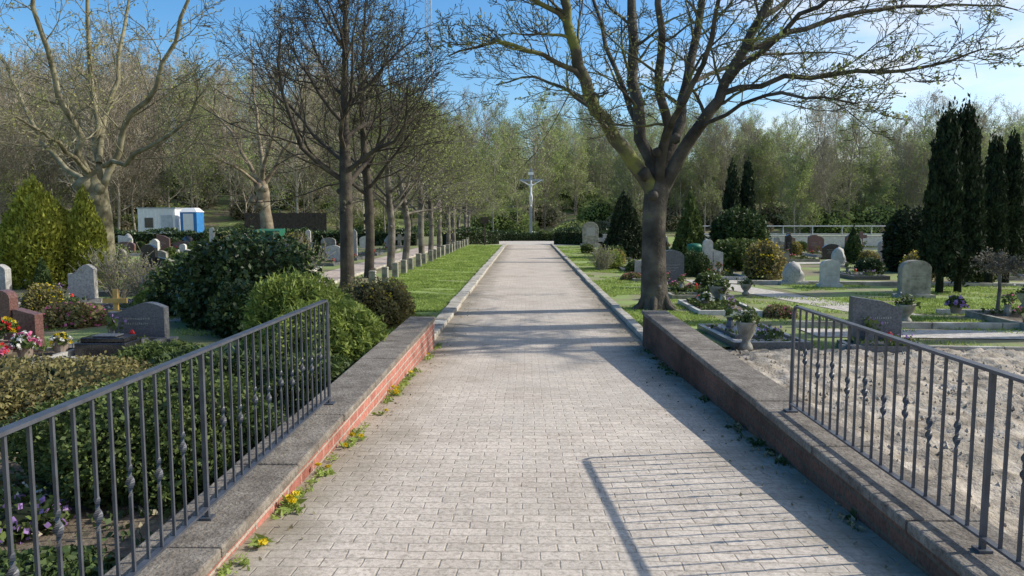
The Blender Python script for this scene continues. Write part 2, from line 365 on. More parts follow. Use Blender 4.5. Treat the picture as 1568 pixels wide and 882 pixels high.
def kerb(name, x0, x1, y0, y1, h, L=1.0, mat='g_grey'):
    mb = MB(); y = y0
    while y < y1:
        l = L * (1 if rnd.random() < .8 else .6)
        mb.box(((x0 + x1) / 2 + rnd.uniform(-.012, .012), y + l / 2, h / 2 - .05 + rnd.uniform(-.008, .008)), (x1 - x0, l - .014, h + .1), rz=rnd.uniform(-.012, .012))
        y += l
    return mb.obj(name, [M[mat]], bevel=.014)
M['kerb'] = noise_mat('kerb_stone', [(0.3, (.25, .22, .17)), (0.5, (.42, .385, .32)), (.7, (.56, .53, .46))], 4, 10, bump=.6, bscale=50, world=True)
kerb('stone_kerb', -1.5, -1.27, 9.75, 48, .085, mat='kerb')
kerb('stone_kerb', 1.6, 1.74, 9.75, 48, .085, mat='kerb')
kerb('stone_kerb', -5.12, -5.04, 12, 46, .07, mat='kerb')
def edging(name, x0, y0, x1, y1):
    mb = MB(); L = math.hypot(x1 - x0, y1 - y0); a = math.atan2(y1 - y0, x1 - x0); n = int(L)
    for k in range(n):
        t = (k + .5) / n; mb.box((x0 + (x1 - x0) * t, y0 + (y1 - y0) * t, .03), (L / n - .012, .07, .14), rz=a + rnd.uniform(-.01, .01))
    return mb.obj(name, [M['kerb']], bevel=.01)
edging('plot_edging', 4.0, 9.42, 20, 8.4); edging('plot_edging', 4.2, 11.6, 22, 10.7); edging('plot_edging', -4.3, 8.42, -20, 7.8)
edging('plot_edging', 5.5, 19.3, 25, 17.2); edging('plot_edging', 7.3, 13.2, 21, 12.0); edging('plot_edging', -7, 13.9, -24, 13.6)

def wall(name, xi, xo, top, y1, side, m1, m2):
    mb = MB(); yn = -3.0
    a, b = (xi - .02, xo + .02) if side < 0 else (xi + .02, xo - .02)
    lo, hi = min(a, b), max(a, b); zt = top - .05
    V = [(lo, yn, -.1), (hi, yn, -.1), (hi, y1, -.1), (lo, y1, -.1), (lo, yn, zt), (hi, yn, zt), (hi, y1, zt), (lo, y1, zt)]
    mb.add(V, np.array([[3, 7, 4, 0], [1, 5, 6, 2]]), 0)
    mb.add(V, np.array([[2, 6, 7, 3], [0, 4, 5, 1]]), 1)
    w = mb.obj(name, [M[m1], M[m2]])
    cb = MB(); y = y1 + .02; l, h = min(xi, xo), max(xi, xo)
    while y > yn:
        L = .98
        cb.box(((l + h) / 2 + rnd.uniform(-.004, .004), y - L / 2, top - .025 + rnd.uniform(-.003, .003)), (h - l, L - .010, .05), rz=rnd.uniform(-.004, .004))
        y -= L
    cb.obj('coping', [M['conc']], parent=w, bevel=.01)
    return w
wall('brick_wall', -1.19, -1.53, .42, 9.6, -1, 'brick', 'brick_end')
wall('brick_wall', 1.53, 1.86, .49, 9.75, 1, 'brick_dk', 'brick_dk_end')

def railing(name, x, y0, y1, zb, zt):
    mb = MB()
    mb.box((x, (y0 + y1) / 2 - .03, zt), (.036, y1 - y0 - .06, .012))
    mb.box((x, (y0 + y1) / 2, zb + .05), (.026, y1 - y0, .010))
    pts = []
    for k in range(7):
        a = k / 6 * math.pi / 2
        pts.append((x, y1 - .05 + .05 * math.sin(a), zt - .05 + .05 * math.cos(a)))
    pts.append((x, y1, zb + .3)); pts.append((x, y1, zb - .01))
    mb.tube(pts, [.012] * len(pts), 6)
    mb.box((x, y1, zb + .005), (.07, .07, .010))
    y = y1 - .105; k = 0
    while y > y0:
        z0, z1 = zb + .05, zt - .005
        if k % 20 == 19:
            mb.box((x, y, (zb + z1) / 2), (.018, .018, z1 - zb)); mb.box((x, y, zb + .005), (.05, .05, .010))
        elif k % 2 == 1:
            zm = zb + .38 if k % 4 == 1 else zb + .34
            n = 17
            V = []
            zs = [z0] + [zm - .06 + .12 * q / (n - 1) for q in range(n)] + [z1]
            rs_ = [.0072] + [.0072 + .0055 * math.sin(math.pi * q / (n - 1)) for q in range(n)] + [.0072]
            tw = [0] + [2 * math.pi * q / (n - 1) for q in range(n)] + [2 * math.pi]
            for zz, r, t in zip(zs, rs_, tw):
                for c in range(4):
                    f = (1.2 if c % 2 == 0 else .6) if r > .0078 else 1
                    aa = t + c * math.pi / 2 + math.pi / 4
                    V.append((x + r * f * math.cos(aa), y + r * f * math.sin(aa), zz))
            m = len(zs); i = np.arange(m - 1)[:, None] * 4; j = np.arange(4)[None, :]
            mb.add(V, np.stack([i + j, i + (j + 1) % 4, i + 4 + (j + 1) % 4, i + 4 + j], -1).reshape(-1, 4))
        else:
            mb.box((x, y, (z0 + z1) / 2), (.010, .010, z1 - z0))
        y -= .098; k += 1
    return mb.obj(name, [M['iron']])
railing('iron_railing', -1.365, -1.5, 5.0, .42, 1.147)
railing('iron_railing', 1.67, -1.5, 4.6, .49, 1.16)

# ------------------------------------------------------------------ trees
def nrm(v): return v / (math.sqrt(v[0] * v[0] + v[1] * v[1] + v[2] * v[2]) + 1e-9)
UP = np.array([0, 0, 1.])
def grow(mb, p, d, L, r, lev, c, rs, ends):
    n = c['seg'][lev]; pts = [p]; nz = rs.normal(size=(n, 3)) * c['wob']
    for i in range(n):
        d = nrm(d + nz[i] + UP * c['up'][lev]); p = p + d * L / n; pts.append(p)
    pts = np.array(pts); rad = np.linspace(r, max(r * c['tip'], c['rmin']), n + 1)
    mb.tube(pts, rad, c['sides'][lev])
    spawn(mb, pts, rad, L, lev, c, rs, ends)
def spawn(mb, pts, rad, L, lev, c, rs, ends, lo=None, kn=None):
    if lev >= c['max']:
        ends.append(pts[1:]); return
    k = kn or c['kids'][lev]; lo = c['lo'][lev] if lo is None else lo; n = len(pts) - 1; ph = rs.rand() * 6.28
    for j in range(k):
        t = min(.999, lo + (1 - lo) * (j + rs.rand()) / k); f = t * n; a = int(f); f -= a
        q = pts[a] * (1 - f) + pts[a + 1] * f; tg = nrm(pts[a + 1] - pts[a])
        ph += 2.4 + rs.rand() * .6
        u = nrm(np.cross(tg, UP + .01)); w = np.cross(tg, u)
        ang = c['ang'][lev] * (0.75 + .5 * rs.rand())
        nd = tg * math.cos(ang) + (u * math.cos(ph) + w * math.sin(ph)) * math.sin(ang)
        if nd[2] < -.25: nd[2] *= .3
        rr = rad[min(a, len(rad) - 1)]
        grow(mb, q, nd, c['len'][lev] * L * (1.15 - .6 * t) * rs.uniform(.75, 1.2), max(rr * c['rr'], c['rmin']), lev + 1, c, rs, ends)
def smooth_pts(P, Rr, m=3):
    P = np.array(P, float); n = len(P); out = []; ro = []
    for i in range(n - 1):
        p0 = P[max(i - 1, 0)]; p1 = P[i]; p2 = P[i + 1]; p3 = P[min(i + 2, n - 1)]
        for k in range(m):
            t = k / m
            out.append(.5 * (2 * p1 + (p2 - p0) * t + (2 * p0 - 5 * p1 + 4 * p2 - p3) * t * t + (3 * p1 - p0 - 3 * p2 + p3) * t ** 3))
            ro.append(Rr[i] * (1 - t) + Rr[i + 1] * t)
    out.append(P[-1]); ro.append(Rr[-1]); return np.array(out), np.array(ro)
def jit(P, s, rs):
    Q = P.copy(); Q[1:-1] += rs.normal(size=Q[1:-1].shape) * s; return Q
def trunk_flare(mb, P, Rr, k=12, mat=0):
    P, Rr = smooth_pts(P, Rr, 4); mb.tube(P, Rr, k, mat); return P, Rr
def buds(mb, ends, per, size, rs, mat, spread=.04, frac=1.0, elong=1.5):
    E = np.concatenate(ends)
    if frac < 1: E = E[rs.rand(len(E)) < frac]
    E = np.repeat(E, per, 0); E = E + rs.normal(size=E.shape) * spread
    mb.leaves(E, size, mat, elong, rs=rs)
def knot(mb, x, y, z, s, mat=0, rs=R, k=8):
    V = []; rings = [(.05, 1), (.7, .75), (1, .1), (.75, -.7), (.05, -1)]
    for r, zz in rings:
        for q in range(k):
            a = 6.283 * q / k; j_ = rs.uniform(.8, 1.2); V.append((x + s * r * j_ * math.cos(a), y + s * r * j_ * math.sin(a), z + s * zz * rs.uniform(.85, 1.15)))
    i = np.arange(4)[:, None] * k; j = np.arange(k)[None, :]; j2 = (j + 1) % k
    mb.add(V, np.stack([i + j, i + j2, i + k + j2, i + k + j], -1).reshape(-1, 4), mat)

D0 = 13.7
def HP(px, py, dy=0): d = D0 + dy; return (sx(px, d), d, sz(py, d))
def tree_large():
    rs = np.random.RandomState(5); mb = MB(); ends = []
    q = D0 / 1130
    trunk_flare(mb, [HP(1003, 484), HP(1003, 464), HP(1001, 420), HP(1000, 360), HP(1001, 315), HP(1004, 290), HP(1005, 268)],
                [.36, .265, .235, .215, .22, .23, .14], 16, 3)
    for k in range(6):
        a = k * 1.05 + .3; b = HP(1003, 478)
        mb.tube([(b[0] + .17 * math.cos(a), b[1] + .17 * math.sin(a), .35), (b[0] + .3 * math.cos(a), b[1] + .3 * math.sin(a), .08), (b[0] + .5 * math.cos(a), b[1] + .5 * math.sin(a), -.03)], [.06, .07, .04], 6, 3)
    c = dict(seg=[5, 6, 5, 4], wob=.17, up=[.05, .05, .03, .02], tip=.3, rmin=.0055, sides=[6, 5, 3, 3], max=3,
             kids=[6, 8, 6, 0], lo=[.25, .12, .12], len=[.5, .48, .45, .4], ang=[.85, .8, .75], rr=.42)
    limbs = [
        ([(1000, 305, 0), (968, 250, -.2), (925, 190, -.5), (892, 130, -.8), (870, 60, -1.0), (858, 0, -1.2), (852, -90, -1.3)], [13, 11, 9.5, 8.5, 7, 6, 3.5], 9, 0),
        ([(1002, 295, 0), (980, 215, .3), (966, 130, .6), (960, 40, .8), (957, -110, 1)], [11.5, 9.5, 8.5, 7.5, 3.5], 8, 3),
        ([(1004, 290, 0), (1014, 200, -.4), (1007, 120, -.8), (1001, 20, -1.2), (1003, -110, -1.4)], [8.5, 7, 6, 4.5, 2.5], 8, 3),
        ([(1008, 290, 0), (1030, 190, .4), (1046, 110, .9), (1062, 30, 1.3), (1080, -90, 1.6)], [11, 8.5, 7, 6, 3], 8, 3),
        ([(1010, 295, 0), (1055, 215, -.2), (1092, 155, -.4), (1125, 85, -.5), (1162, 15, -.7), (1210, -90, -.8)], [11.5, 9.5, 8, 7, 5.5, 3], 9, 3),
        ([(1100, 148, -.4), (1190, 128, -.8), (1300, 122, -1.2), (1400, 112, -1.4), (1480, 85, -1.5)], [4.5, 3.6, 2.9, 2, 1], 11, 3),
        ([(1128, 85, -.5), (1220, 52, 0), (1330, 30, .5), (1430, 20, .9), (1525, 30, 1.2)], [4.8, 3.8, 3, 2, 1], 11, 3),
        ([(1108, 130, -.4), (1180, 60, -1.5), (1270, 0, -2.3), (1390, -40, -3)], [4.5, 3.5, 2.5, 1.2], 10, 3),
        ([(1150, 40, -.6), (1240, -10, .6), (1340, -50, 1.2)], [4.5, 3, 1.2], 8, 3),
        ([(890, 128, -.8), (830, 90, -1.2), (760, 75, -1.5), (690, 92, -1.7)], [4.5, 3.3, 2.2, 1], 10, 0),
        ([(925, 190, -.5), (880, 150, .5), (820, 125, 1.4), (760, 135, 2)], [4, 3, 2, 1], 9, 0),
        ([(866, 45, -1.0), (800, 0, -1.6), (720, -30, -2.2)], [4, 3, 1.2], 9, 0),
        ([(1014, 215, -.4), (1045, 160, -1.4), (1080, 70, -2.2), (1100, -40, -2.8)], [5, 4.2, 3.2, 2], 8, 3),
        ([(975, 200, .3), (940, 110, 1.5), (905, 20, 2.4), (880, -60, 3)], [5, 4.2, 3.2, 1.6], 8, 3),
        ([(1040, 150, .7), (1100, 110, 2.2), (1190, 90, 3.4), (1290, 95, 4)], [4.2, 3.4, 2.4, 1], 9, 3),
        ([(1060, 205, -.2), (1130, 165, -1.4), (1220, 150, -2.2), (1300, 165, -2.6)], [3.5, 2.6, 1.8, .8], 9, 3),
    ]
    for pts, rr, kn, mt in limbs:
        P = [HP(*p) for p in pts]; P, rad = smooth_pts(P, [r * q for r in rr], 3); P = jit(P, .03, rs)
        mb.tube(P, rad, 8, mt); L = np.linalg.norm(np.diff(P, axis=0), axis=1).sum()
        spawn(mb, P, rad * .8, min(L, 3.3), 0, c, rs, ends, lo=.25, kn=kn)
    for px, py, dy, s in [(985, 268, -.25, .12), (1030, 215, 0, .1), (998, 300, -.2, .1), (1008, 440, -.2, .07), (960, 238, -.25, .07), (1003, 235, -.3, .08)]:
        x, y, z = HP(px, py, dy); knot(mb, x, y, z, s, 3, rs)
    buds(mb, ends, 1, .022, rs, 1, .015, .22)
    E = np.concatenate(ends); E = E[(E[:, 2] < 4.4)]; E = E[rs.rand(len(E)) < .05]
    E = np.repeat(E, 2, 0) + rs.normal(size=(len(E) * 2, 3)) * .04
    mb.leaves(E, .045, 2, 1.3, rs=rs)
    mb.obj('lime_tree', [M['bark_moss'], M['bud_yel'], M['bud_green'], M['bark_trunk']], True)
tree_large()

def avenue_mesh(seed, H, barkm, budm, budfrac, budsize, per=1, kids=(9, 8, 5), trunk_h=2.7, rt=.16, spread=.75, n=11, wid=.62):
    rs = np.random.RandomState(seed); mb = MB(); ends = []
    lean = rs.normal(size=2) * .05
    P = [(0, 0, -.05), (0, 0, .25), (lean[0], lean[1], 1.3), (0, 0, trunk_h), (lean[1] * 2, lean[0] * 2, trunk_h + 1.5), (0, .1, trunk_h + (H - trunk_h) * .65), (.1, 0, H)]
    Rr = [rt * 1.45, rt * 1.1, rt, rt * .95, rt * .62, rt * .35, .012]
    P, rad = trunk_flare(mb, P, Rr, 9)
    c = dict(seg=[6, 5, 4, 3], wob=.18, up=[.10, .06, .03, .02], tip=.3, rmin=.006, sides=[6, 4, 3, 3], max=3, kids=[kids[0], kids[1], kids[2]],
             lo=[.15, .12, .15], len=[.75, .45, .42], ang=[spread, .8, .75], rr=.42)
    ph = 0
    for j in range(n):
        z = trunk_h - .25 + (H * .8 - trunk_h) * (j / n) ** 1.3; ph += 2.4 + rs.rand() * .5
        a = 1.15 - .6 * j / n
        d = np.array([math.cos(ph) * math.sin(a), math.sin(ph) * math.sin(a), math.cos(a)])
        L = (H - z) * wid * rs.uniform(.8, 1.1)
        grow(mb, np.array([0, 0, z]), d, L, rt * (.45 - .25 * j / n), 0, c, rs, ends)
    buds(mb, ends, per, budsize, rs, 1, .05, budfrac)
    for k in range(6):
        s = rt * rs.uniform(.3, .55); a = rs.rand() * 6.28; z = rs.uniform(trunk_h * .5, trunk_h + .3)
        knot(mb, rt * .8 * math.cos(a), rt * .8 * math.sin(a), z, s, 0, rs, 7)
    return mb.mesh('avenue_tree', [barkm, budm], True)
first = [avenue_mesh(21, 9.2, M['bark'], M['bud_green'], .2, .024, 1, (9, 7, 5), 2.7, .165, n=14),
         avenue_mesh(22, 8.4, M['bark'], M['bud_green'], .5, .03, 1, (7, 6, 5), 2.6, .13)]
rowm = [avenue_mesh(30 + k, 7.3, M['bark_grey'], M['bud_green'], .95, .042, 1, (7, 6, 4), 2.1, .12, .9, n=14, wid=.54) for k in range(3)]
dist = [18.3, 21.2, 24.5, 27.8, 31.2, 34.8, 38.4, 42, 46, 50, 54, 58]
for k, d in enumerate(dist):
    me = first[0] if k == 0 else first[1] if k == 1 else rowm[k % 3]
    place(me, 'avenue_tree', (-4.5 + rnd.uniform(-.08, .08), d, 0), rnd.uniform(0, 6.28), rnd.uniform(.95, 1.05) if k > 1 else 1)
# added unseen trees, trunks made tall to throw shadow bands across the path
tall = avenue_mesh(25, 15, M['bark'], M['bud_green'], .2, .03, 1, (6, 5, 4), 9.6, .27, .8, n=8, wid=.5)
for x, y, s in [(12.4, 13.5, 1.0), (13.2, 12.35, .9), (15.5, 12.0, .8)]:
    place(tall, 'unseen_tall_tree', (x, y, 0), x, s)

def plane_tree(name, D, limbs, trunk, seed, kn=9, bud=.4, bark='bark_plane', fat=1.0):
    rs = np.random.RandomState(seed); mb = MB(); ends = []; q = D / 1130
    hp = lambda px, py, dy=0: (sx(px, D + dy), D + dy, sz(py, D + dy))
    trunk_flare(mb, [hp(*p[:2]) for p in trunk], [p[2] * q for p in trunk], 12)
    c = dict(seg=[6, 5, 4, 3], wob=.2, up=[.10, .06, .04, .02], tip=.3, rmin=.007, sides=[5, 4, 3, 3], max=3,
             kids=[7, 7, 5], lo=[.15, .12, .15], len=[.55, .48, .45], ang=[.8, .75, .75], rr=.4)
    for pts, rr in limbs:
        P, rad = smooth_pts([hp(*p) for p in pts], [r * q * fat for r in rr], 3); P = jit(P, .06, rs)
        mb.tube(P, rad, 8); L = np.linalg.norm(np.diff(P, axis=0), axis=1).sum()
        spawn(mb, P, rad * .75, min(L, 4.2), 0, c, rs, ends, lo=.2, kn=kn)
    for k in range(7):
        p = trunk[-2]; x, y, z = hp(p[0] + rs.uniform(-22, 12), p[1] + rs.uniform(-15, 25), -p[2] * q * .6)
        knot(mb, x, y, z, rs.uniform(.12, .26), 0, rs, 9)
    buds(mb, ends, 1, .045, rs, 1, .05, bud)
    mb.obj(name, [M[bark], M['bud_yel']], True)
plane_tree('plane_tree', 20.5, [
    ([(145, 290, 0), (118, 215, -.5), (92, 120, -1), (70, 20, -1.4), (55, -120, -2)], [10, 8, 6.5, 5, 2]),
    ([(150, 280, 0), (150, 190, .4), (146, 100, .8), (150, -100, 1)], [10, 8, 6, 3]),
    ([(155, 290, 0), (195, 205, 0), (245, 130, -.3), (290, 40, -.5), (330, -80, -.8)], [9, 7, 6, 4.5, 2]),
    ([(130, 285, 0), (80, 240, .8), (35, 160, 1.5), (0, 70, 2), (-30, -60, 2.5)], [8, 6.5, 5, 4, 2]),
    ([(158, 255, 0), (215, 238, -.8), (270, 200, -1.5), (320, 140, -2)], [6, 5, 3.5, 1.5]),
    ([(152, 250, 0), (175, 150, 1.2), (200, 50, 2), (215, -80, 3)], [8, 6, 4.5, 2]),
    ([(140, 270, 0), (105, 230, -1.5), (60, 200, -2.5), (10, 190, -3)], [6, 5, 3.5, 1.5]),
], [(158, 455, 17), (157, 430, 15), (155, 380, 13.5), (152, 330, 14), (146, 290, 15), (145, 262, 8)], 8, 10, .4, fat=.62)
plane_tree('plane_tree', 40, [
    ([(400, 285, 0), (375, 235, 0), (345, 190, 1), (310, 150, 1)], [6, 4.5, 3, 1]),
    ([(403, 285, 0), (400, 220, 1), (395, 150, 2), (390, 60, 2)], [6, 4.5, 3.5, 1]),
    ([(405, 285, 0), (435, 235, 0), (460, 180, -1), (480, 100, -1)], [6, 4.5, 3, 1]),
    ([(402, 280, 0), (420, 200, -2), (430, 120, -3), (440, 30, -3)], [5, 4, 3, 1]),
    ([(398, 285, 0), (360, 255, -2), (325, 235, -2), (290, 200, -2)], [4.5, 3.5, 2, 1]),
], [(408, 385, 13), (408, 350, 10), (405, 320, 8.5), (403, 295, 10), (402, 275, 6)], 9, 9, .6, bark='bark_plane2', fat=.6)

# --- distant woodland
def wood_mesh(seed, H, leafmat, frac, size, per, low=.18):
    rs = np.random.RandomState(seed); mb = MB(); ends = []
    P = [(0, 0, -.5), (rs.normal() * .15, rs.normal() * .15, H * .3), (rs.normal() * .5, rs.normal() * .3, H * .6), (rs.normal() * .7, 0, H)]
    P, rad = smooth_pts(P, [.13, .10, .07, .02], 3); mb.tube(P, rad, 5)
    c = dict(seg=[5, 4, 3], wob=.2, up=[.16, .1, .05], tip=.3, rmin=.016, sides=[4, 3, 3], max=2, kids=[8, 6], lo=[.15, .15], len=[.5, .5], ang=[.65, .7], rr=.5)
    n = 18; ph = 0
    for j in range(n):
        t = low + (.96 - low) * j / n; ph += 2.5; a = .95 - .35 * t; z = H * t
        f = t * (len(P) - 1); q = P[int(f)] + (P[min(int(f) + 1, len(P) - 1)] - P[int(f)]) * (f - int(f))
        d = np.array([math.cos(ph) * math.sin(a), math.sin(ph) * math.sin(a), math.cos(a)])
        grow(mb, q, d, H * .33 * rs.uniform(.7, 1.1) * (1.1 - .6 * abs(t - .5)), .045, 0, c, rs, ends)
    buds(mb, ends, per, size, rs, 1, .25, frac)
    return mb.mesh('wood_tree', [M['bark_far'], leafmat], True)
wm = [wood_mesh(41, 13, M['leaf_far'], .8, .10, 2), wood_mesh(42, 13.5, M['leaf_brown'], .8, .08, 2), wood_mesh(43, 11, M['leaf_far'], .5, .11, 2, .1),
      wood_mesh(44, 14.5, M['leaf_brown'], .4, .08, 2), wood_mesh(45, 10, M['leaf_far'], 1, .10, 3, .08)]
woods = empty('distant_woodland')
for k in range(430):
    d = 66 + 66 * rnd.random()
    x = rnd.uniform(-1, 1) * (d * .78 + 8)
    if abs(x) < 6 and d < 72: continue
    if 9 < x and d < 74: d += 10
    w = rnd.random(); m = (wm[1] if w < .35 else wm[3]) if (x < -5 and w < .6) else wm[rnd.choice([0, 1, 2, 3, 4, 0, 2, 4])]
    s = rnd.uniform(.62, 1.0) * (1.12 if x < -18 else .88)
    place(m, 'wood_tree_%d' % k, (x, d, hill(x, d)), rnd.uniform(0, 6.28), (s, s, s * rnd.uniform(.9, 1.1)), parent=woods)

# ------------------------------------------------------------------ shrubs
def profr(shape, t):
    if shape == 'ball':
        ph = np.arcsin(np.clip(-.75 + 1.75 * t, -1, 1)); return np.cos(ph)
    if shape == 'dome': return np.sqrt(np.clip(1 - t ** 2.2, 0, 1))
    if shape == 'cone': return np.clip((1 - t) ** .8 * 1.0, 0, 1) * np.clip(.6 + t * 4, 0, 1)
    if shape == 'drop': return np.clip(np.sin(np.pi * (t * .86 + .14)) ** .8 * (1.15 - .35 * t), 0, 1)
    if shape == 'column': return np.clip(np.minimum((1 - t) ** .42 * 1.05, .55 + t * 3), 0, 1)
def shrub_mesh(name, r, H, n, size, mats, shape='ball', seed=1, elong=1.6, lump=.18, z0=0, up=0.0, freq=3.5, ry=None, trunk=False, flower_n=0):
    rs = np.random.RandomState(seed); ry = ry or r; mb = MB()
    def surf(th, t, fac):
        rr = profr(shape, t)
        P = np.stack([r * rr * np.cos(th), ry * rr * np.sin(th), z0 + (H - z0) * t], 1)
        D = np.stack([np.cos(th), np.sin(th), t * H / r * .7], 1)
        k = 1 + lump * fn(D, seed + 9, freq, 9) * 2 + lump * .5 * fn(D, seed + 19, freq * 2.7, 9) * 2
        C = np.array([0, 0, z0 + (H - z0) * .45])
        Q = P.copy(); Q[:, :2] *= (k * fac)[:, None]
        Q[:, 2] = C[2] + (P[:, 2] - C[2]) * (1 + (k - 1) * .6) * fac
        Q[:, 2] = np.maximum(Q[:, 2], .01)
        return Q
    nt_, nk = 12, 16
    T = np.linspace(0, 1, nt_); A = np.arange(nk) * 2 * math.pi / nk
    TT, AA = np.meshgrid(T, A, indexing='ij')
    Vc = surf(AA.ravel(), TT.ravel(), .80)
    i = np.arange(nt_ - 1)[:, None] * nk; j = np.arange(nk)[None, :]; j2 = (j + 1) % nk
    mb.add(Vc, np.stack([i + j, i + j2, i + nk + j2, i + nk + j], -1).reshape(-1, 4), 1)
    t = rs.rand(n * 3); keep = rs.rand(n * 3) < (profr(shape, t) * .9 + .1); t = t[keep][:n]; th = rs.rand(len(t)) * 2 * math.pi
    fac = 1.06 - .28 * rs.rand(len(t)) ** 1.6 + .12 * (rs.rand(len(t)) < .04)
    P = surf(th, t, fac)
    out = P - np.array([0, 0, z0 + (H - z0) * .4]); out /= np.linalg.norm(out, axis=1)[:, None] + 1e-9
    bias = out * .5 + UP * up
    mb.leaves(P, size, 0, elong, bias=bias, rs=rs)
    if flower_n:
        ii = rs.choice(len(P), flower_n); mb.leaves(P[ii] + out[ii] * size * .6, size * 1.1, 2, 1, rs=rs)
    if trunk: mb.tube([(0, 0, -.02), (0, 0, z0 + .3)], [.09, .07], 7, 1)
    return mb.mesh(name, mats)
def shrub(name, x, y, r, H, n, size, mat, shape='ball', seed=None, core='core', **k):
    seed = seed or rnd.randrange(9999)
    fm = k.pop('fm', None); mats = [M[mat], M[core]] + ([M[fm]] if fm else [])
    return place(shrub_mesh(name, r, H, n, size, mats, shape, seed, **k), name, (x, y, k.get('zz', 0)))

um = [shrub_mesh('brush', 2.0, 2.6, 1500, .17, [M['leaf_far'], M['core_l']], 'ball', 150 + k, lump=.25) for k in range(2)] + \
     [shrub_mesh('brush', 2.0, 2.4, 1500, .15, [M['leaf_brown'], M['core_l']], 'ball', 155, lump=.25)]
for k in range(270):
    d = 68 + 60 * rnd.random(); x = rnd.uniform(-1, 1) * (d * .78 + 8)
    if abs(x) < 5 and d < 70: continue
    if 9 < x and d < 74: d += 9
    s = rnd.uniform(.5, 1.3)
    place(um[rnd.randrange(3)], 'brush_%d' % k, (x, d, hill(x, d) - .3), rnd.uniform(0, 6.28), (s, s, s * rnd.uniform(.7, 1.2)), parent=woods)

# near left shrubs
shrub('boxwood_bush', -2.35, 4.7, .72, .66, 28000, .021, 'leaf_mid', 'ball', 3, lump=.22, ry=.65)
shrub('barberry_bush', -3.95, 5.9, .8, .50, 17000, .023, 'leaf_olive', 'ball', 4, lump=.28)
shrub('barberry_bush', -4.9, 6.6, .6, .38, 8000, .024, 'leaf_olive', 'ball', 5, lump=.28)
shrub('ground_cover', -2.3, 2.9, .6, .14, 5000, .025, 'leaf_conif', 'dome', 6, lump=.3)
shrub('ground_cover', -3.6, 3.9, .7, .14, 5000, .028, 'leaf_olive', 'dome', 7, lump=.3)
shrub('juniper_bush', -2.15, 7.9, .62, .78, 15000, .022, 'leaf_bright', 'dome', 8, elong=4, lump=.28, up=-.2, core='core_l')
shrub('juniper_bush', -2.95, 9.3, .60, .98, 14000, .022, 'leaf_bright', 'dome', 9, elong=4, lump=.3, up=.1, core='core_l')
shrub('juniper_bush', -2.0, 6.7, .42, .45, 8000, .022, 'leaf_mid', 'dome', 10, elong=3, lump=.25)
shrub('spreading_conifer', -3.75, 7.5, .62, .40, 11000, .025, 'leaf_mid', 'dome', 12, elong=3, lump=.3, ry=.45)
shrub('spreading_conifer', -2.95, 6.7, .6, .45, 10000, .025, 'leaf_conif', 'dome', 13, elong=3, lump=.3)
shrub('rhododendron_bush', -4.65, 12.0, 1.0, 1.4, 11000, .055, 'leaf_dark', 'ball', 14, lump=.28)
shrub('rhododendron_bush', -5.8, 13.2, .75, 1.05, 7000, .055, 'leaf_dark', 'ball', 15, lump=.24)
shrub('rhododendron_bush', -4.1, 10.6, .45, .75, 5000, .045, 'leaf_dark', 'ball', 16, lump=.2)
shrub('spirea_bush', -2.35, 11.5, .62, .75, 9000, .028, 'leaf_olive', 'ball', 17, lump=.28, fm='f_yel', flower_n=250)
shrub('spirea_bush', -2.9, 11.0, .45, .6, 6000, .028, 'leaf_bright', 'ball', 18, lump=.2, core='core_l')
shrub('golden_thuja', -12.1, 18, .86, 2.6, 18000, .045, 'leaf_gold', 'drop', 19, elong=2.4, up=.9, lump=.18, core='core_l')
shrub('golden_thuja', -11.05, 18.3, .44, 2.4, 9000, .045, 'leaf_gold', 'drop', 20, elong=2.4, up=.9, lump=.18, core='core_l')
shrub('pansy_clump', -2.75, 3.85, .2, .16, 500, .03, 'leaf_mid', 'ball', 23, fm='f_purp', flower_n=160)
shrub('pansy_clump', -2.98, 4.05, .17, .15, 400, .03, 'leaf_mid', 'ball', 24, fm='f_white', flower_n=100)
for x, y, r, H, sd_ in [(9.45, 17, .42, 4.0, 31), (9.98, 17.2, .46, 4.15, 32), (11.8, 19, .34, 3.6, 33), (12.35, 19.2, .34, 3.65, 34)]:
    shrub('cypress_tree', x, y, r, H, 17000, .045, 'leaf_cyp', 'column', sd_, elong=2.6, up=1.2, lump=.16, z0=.5, freq=5, trunk=True)
shrub('cypress_tree', 8.25, 30, .42, 3.75, 8000, .06, 'leaf_cyp', 'column', 35, elong=2.4, up=1.1, lump=.16)
shrub('cypress_tree', 8.95, 30.3, .36, 3.95, 7000, .06, 'leaf_cyp', 'column', 36, elong=2.4, up=1.1, lump=.16)
shrub('yew_bush', 8.2, 28.6, 1.05, 2.1, 9000, .07, 'leaf_conif', 'ball', 37, elong=2)
shrub('spruce_shrub', 4.2, 32, 1.05, 2.75, 10000, .06, 'leaf_cyp', 'cone', 38, elong=2.2, up=.3, lump=.16)
shrub('false_cypress', 6.15, 28, .72, 2.6, 9000, .055, 'leaf_mid', 'cone', 39, elong=2.4, up=.7, lump=.16)
shrub('rhododendron_bush', 7.2, 25, 1.0, 1.0, 8000, .07, 'leaf_mid', 'ball', 40, lump=.16)
shrub('yew_bush', 12.3, 24, .75, 2.0, 8000, .06, 'leaf_cyp', 'ball', 41, elong=2)
shrub('golden_thuja', 16.2, 24, .85, 2.3, 9000, .06, 'leaf_gold', 'drop', 42, elong=2.2, up=.8, core='core_l')
shrub('boxwood_bush', 5.0, 22, .42, .75, 5000, .035, 'leaf_conif', 'ball', 43)

